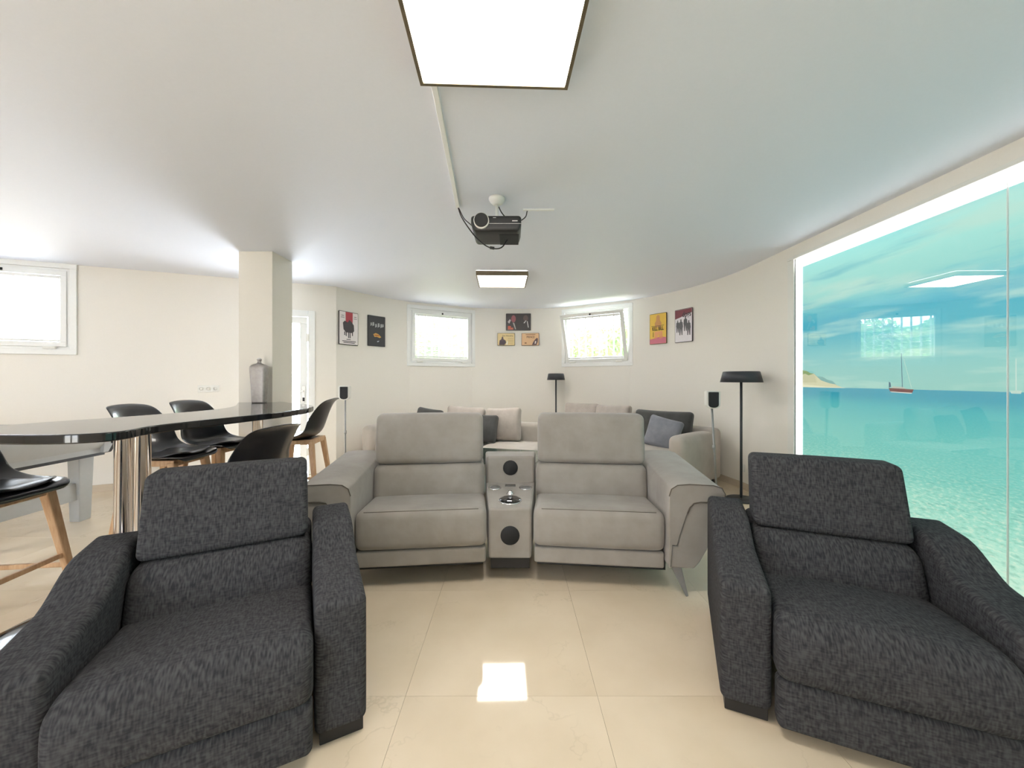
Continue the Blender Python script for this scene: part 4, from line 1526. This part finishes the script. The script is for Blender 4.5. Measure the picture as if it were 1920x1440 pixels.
# white poster with a red band
o = poster(-64.0, 1.957, 0.325, 0.46, (58, 50, 50), (232, 224, 224), 'white poster with red band and dark figures, leftmost on the wall')
patch(o, 'red_band', rect(-0.055, 0.065, 0.06, 0.222), (176, 62, 76))
patch(o, 'dark_mark', [(-0.10, 0.07), (-0.07, 0.10), (-0.02, 0.08), (0.01, 0.12), (0.05, 0.09), (0.085, 0.05), (0.09, -0.03), (0.06, -0.06), (-0.05, -0.06), (-0.09, -0.02)], (66, 60, 66), 2)
for x, z in ((-0.07, -0.10), (-0.045, -0.11), (-0.005, -0.135), (0.02, -0.135), (0.06, -0.10)):
    patch(o, 'dark_mark', rect(x - 0.008, x + 0.008, z, -0.05), (66, 60, 66), 2)
for z, a, b in ((-0.160, -0.04, 0.03), (-0.185, -0.11, 0.12), (-0.205, -0.09, 0.10)):
    patch(o, 'small_print', rect(a, b, z, z + 0.010), (70, 66, 70), 2)
for x in (-0.105, 0.11):
    patch(o, 'small_print', rect(x - 0.022, x + 0.022, 0.165, 0.172), (90, 84, 88), 2)
    patch(o, 'small_print', rect(x - 0.028, x + 0.028, 0.140, 0.146), (90, 84, 88), 2)
# dark poster
o = poster(-53.4, 1.970, 0.295, 0.455, (52, 52, 54), (56, 56, 60), 'dark poster with pale figures and yellow lettering mark')
for x, z, s in ((-0.095, 0.10, 0.02), (-0.06, 0.105, 0.024), (-0.015, 0.085, 0.022), (0.03, 0.095, 0.026), (0.075, 0.09, 0.024), (0.105, 0.095, 0.02)):
    patch(o, 'pale_mark', [(x - s * 0.6, z - s * 1.6), (x + s * 0.7, z - s * 0.9), (x + s * 0.5, z + s), (x - s * 0.5, z + s * 0.9)], (170, 172, 174), 2)
patch(o, 'yellow_mark', [(-0.06, -0.05), (-0.02, -0.03), (0.03, -0.045), (0.075, -0.085), (0.05, -0.10), (0.0, -0.085), (-0.04, -0.09)], (214, 166, 84), 2)
patch(o, 'orange_mark', [(-0.05, -0.055), (0.03, -0.055), (0.05, -0.075), (-0.03, -0.075)], (176, 104, 48), 3)
patch(o, 'pale_mark', [(0.0, -0.155), (0.02, -0.145), (0.045, -0.14), (0.02, -0.165)], (190, 196, 206), 2)
# dark wide plaque in the middle
o = poster(1.6, 2.262, 0.44, 0.30, (64, 58, 60), (70, 64, 66), 'wide dark plaque above the two small tan plaques')
patch(o, 'pale_red_mark', blob(-0.085, 0.055, 0.042, 0.065), (158, 96, 104), 1)
patch(o, 'white_mark', [(-0.19, 0.0), (-0.15, 0.05), (-0.13, 0.03), (-0.16, -0.03)], (200, 194, 196), 2)
patch(o, 'white_mark', [(-0.10, -0.01), (-0.07, -0.02), (-0.04, -0.13), (-0.055, -0.13)], (180, 174, 170), 2)
patch(o, 'brown_mark', blob(0.13, 0.065, 0.045, 0.055), (104, 86, 84), 1)
patch(o, 'white_mark', [(0.09, -0.02), (0.135, 0.03), (0.14, 0.02), (0.11, -0.025)], (210, 206, 206), 2)
patch(o, 'white_mark', [(0.15, 0.015), (0.165, 0.01), (0.185, -0.10), (0.17, -0.10)], (206, 204, 204), 2)
patch(o, 'orange_block', rect(-0.185, -0.13, -0.135, -0.07), (204, 104, 82), 2)
patch(o, 'orange_block', rect(-0.13, -0.09, -0.135, -0.10), (204, 112, 90), 2)
# two ticket-like plaques
o = poster(-3.2, 1.955, 0.31, 0.222, (74, 58, 48), (228, 204, 150), 'small cream plaque with dark seated mark, lower left of the middle group')
patch(o, 'dark_mark', [(-0.125, -0.10), (-0.115, -0.02), (-0.085, 0.0), (-0.075, 0.045), (-0.055, 0.045), (-0.045, 0.0), (-0.01, -0.02), (0.0, -0.06), (-0.03, -0.10)], (82, 66, 76), 1)
patch(o, 'white_mark', [(0.0, -0.09), (0.02, -0.03), (0.03, -0.03), (0.02, -0.10)], (240, 236, 228), 1)
writing('lettering', 'Jimi Hendrix', 0.044, inkmat((96, 74, 50)), o, (0.028, -0.0085, 0.062), sx=0.85)
for z in (0.01, -0.02, -0.045, -0.075):
    patch(o, 'small_print', rect(0.03, 0.13, z, z + 0.005), (176, 148, 96), 1)
o = poster(6.3, 1.954, 0.312, 0.222, (84, 60, 52), (222, 180, 136), 'small tan plaque lettered PRINCE, lower right of the middle group')
writing('lettering', 'PRINCE', 0.050, inkmat((92, 58, 44)), o, (0.005, -0.0085, 0.038), sx=0.85, bold=0.0008)
patch(o, 'small_print', rect(-0.08, 0.09, 0.078, 0.088), (140, 96, 70), 1)
patch(o, 'dark_mark', [(0.03, -0.10), (0.055, -0.045), (0.08, -0.01), (0.115, 0.025), (0.135, 0.01), (0.13, -0.05), (0.11, -0.10)], (92, 70, 76), 1)
patch(o, 'white_mark', [(0.075, -0.08), (0.085, -0.03), (0.105, -0.03), (0.10, -0.075)], (232, 220, 212), 2)
patch(o, 'dark_mark', rect(-0.10, -0.065, -0.075, -0.055), (130, 84, 50), 1)
# yellow poster
o = poster(55.4, 1.997, 0.285, 0.455, (92, 72, 44), (236, 196, 84), 'yellow and pink poster lettered KILL BILL')
patch(o, 'pink_base', [(-0.135, -0.22), (0.135, -0.22), (0.135, -0.135), (0.04, -0.12), (-0.06, -0.14), (-0.135, -0.15)], (214, 122, 140))
patch(o, 'pale_block', [(-0.04, 0.02), (0.05, 0.02), (0.06, 0.08), (0.035, 0.12), (0.03, 0.19), (0.0, 0.205), (-0.025, 0.185), (-0.03, 0.12), (-0.055, 0.08)], (208, 152, 96))
patch(o, 'pale_block', [(-0.055, -0.15), (-0.055, -0.04), (0.075, -0.04), (0.08, -0.14), (0.03, -0.15), (0.01, -0.07), (-0.01, -0.15)], (236, 166, 112))
writing('lettering', 'KILL BILL', 0.078, inkmat((52, 42, 34)), o, (0.0, -0.0088, 0.0), sx=0.62, bold=0.002)
patch(o, 'rule', rect(-0.11, 0.10, 0.040, 0.046), (70, 56, 40), 2)
patch(o, 'dark_mark', rect(-0.085, -0.072, -0.12, -0.045), (150, 110, 40), 2)
# white poster with dark red band
o = poster(64.9, 1.993, 0.292, 0.462, (66, 56, 58), (230, 224, 228), 'white poster with dark red band lettered dogs, rightmost on the wall')
patch(o, 'red_band', [(-0.138, 0.10), (-0.05, 0.118), (0.03, 0.14), (0.138, 0.165), (0.138, 0.222), (-0.138, 0.222)], (132, 66, 78))
writing('lettering', 'dogs', 0.105, inkmat((70, 62, 68)), o, (0.055, -0.0088, 0.150), sx=0.75, bold=0.002)
for x, z, h_ in ((-0.095, -0.09, 0.17), (-0.04, -0.13, 0.22), (0.035, -0.08, 0.20), (0.09, -0.14, 0.20)):
    standing(o, x, z, h_, (96, 94, 98))
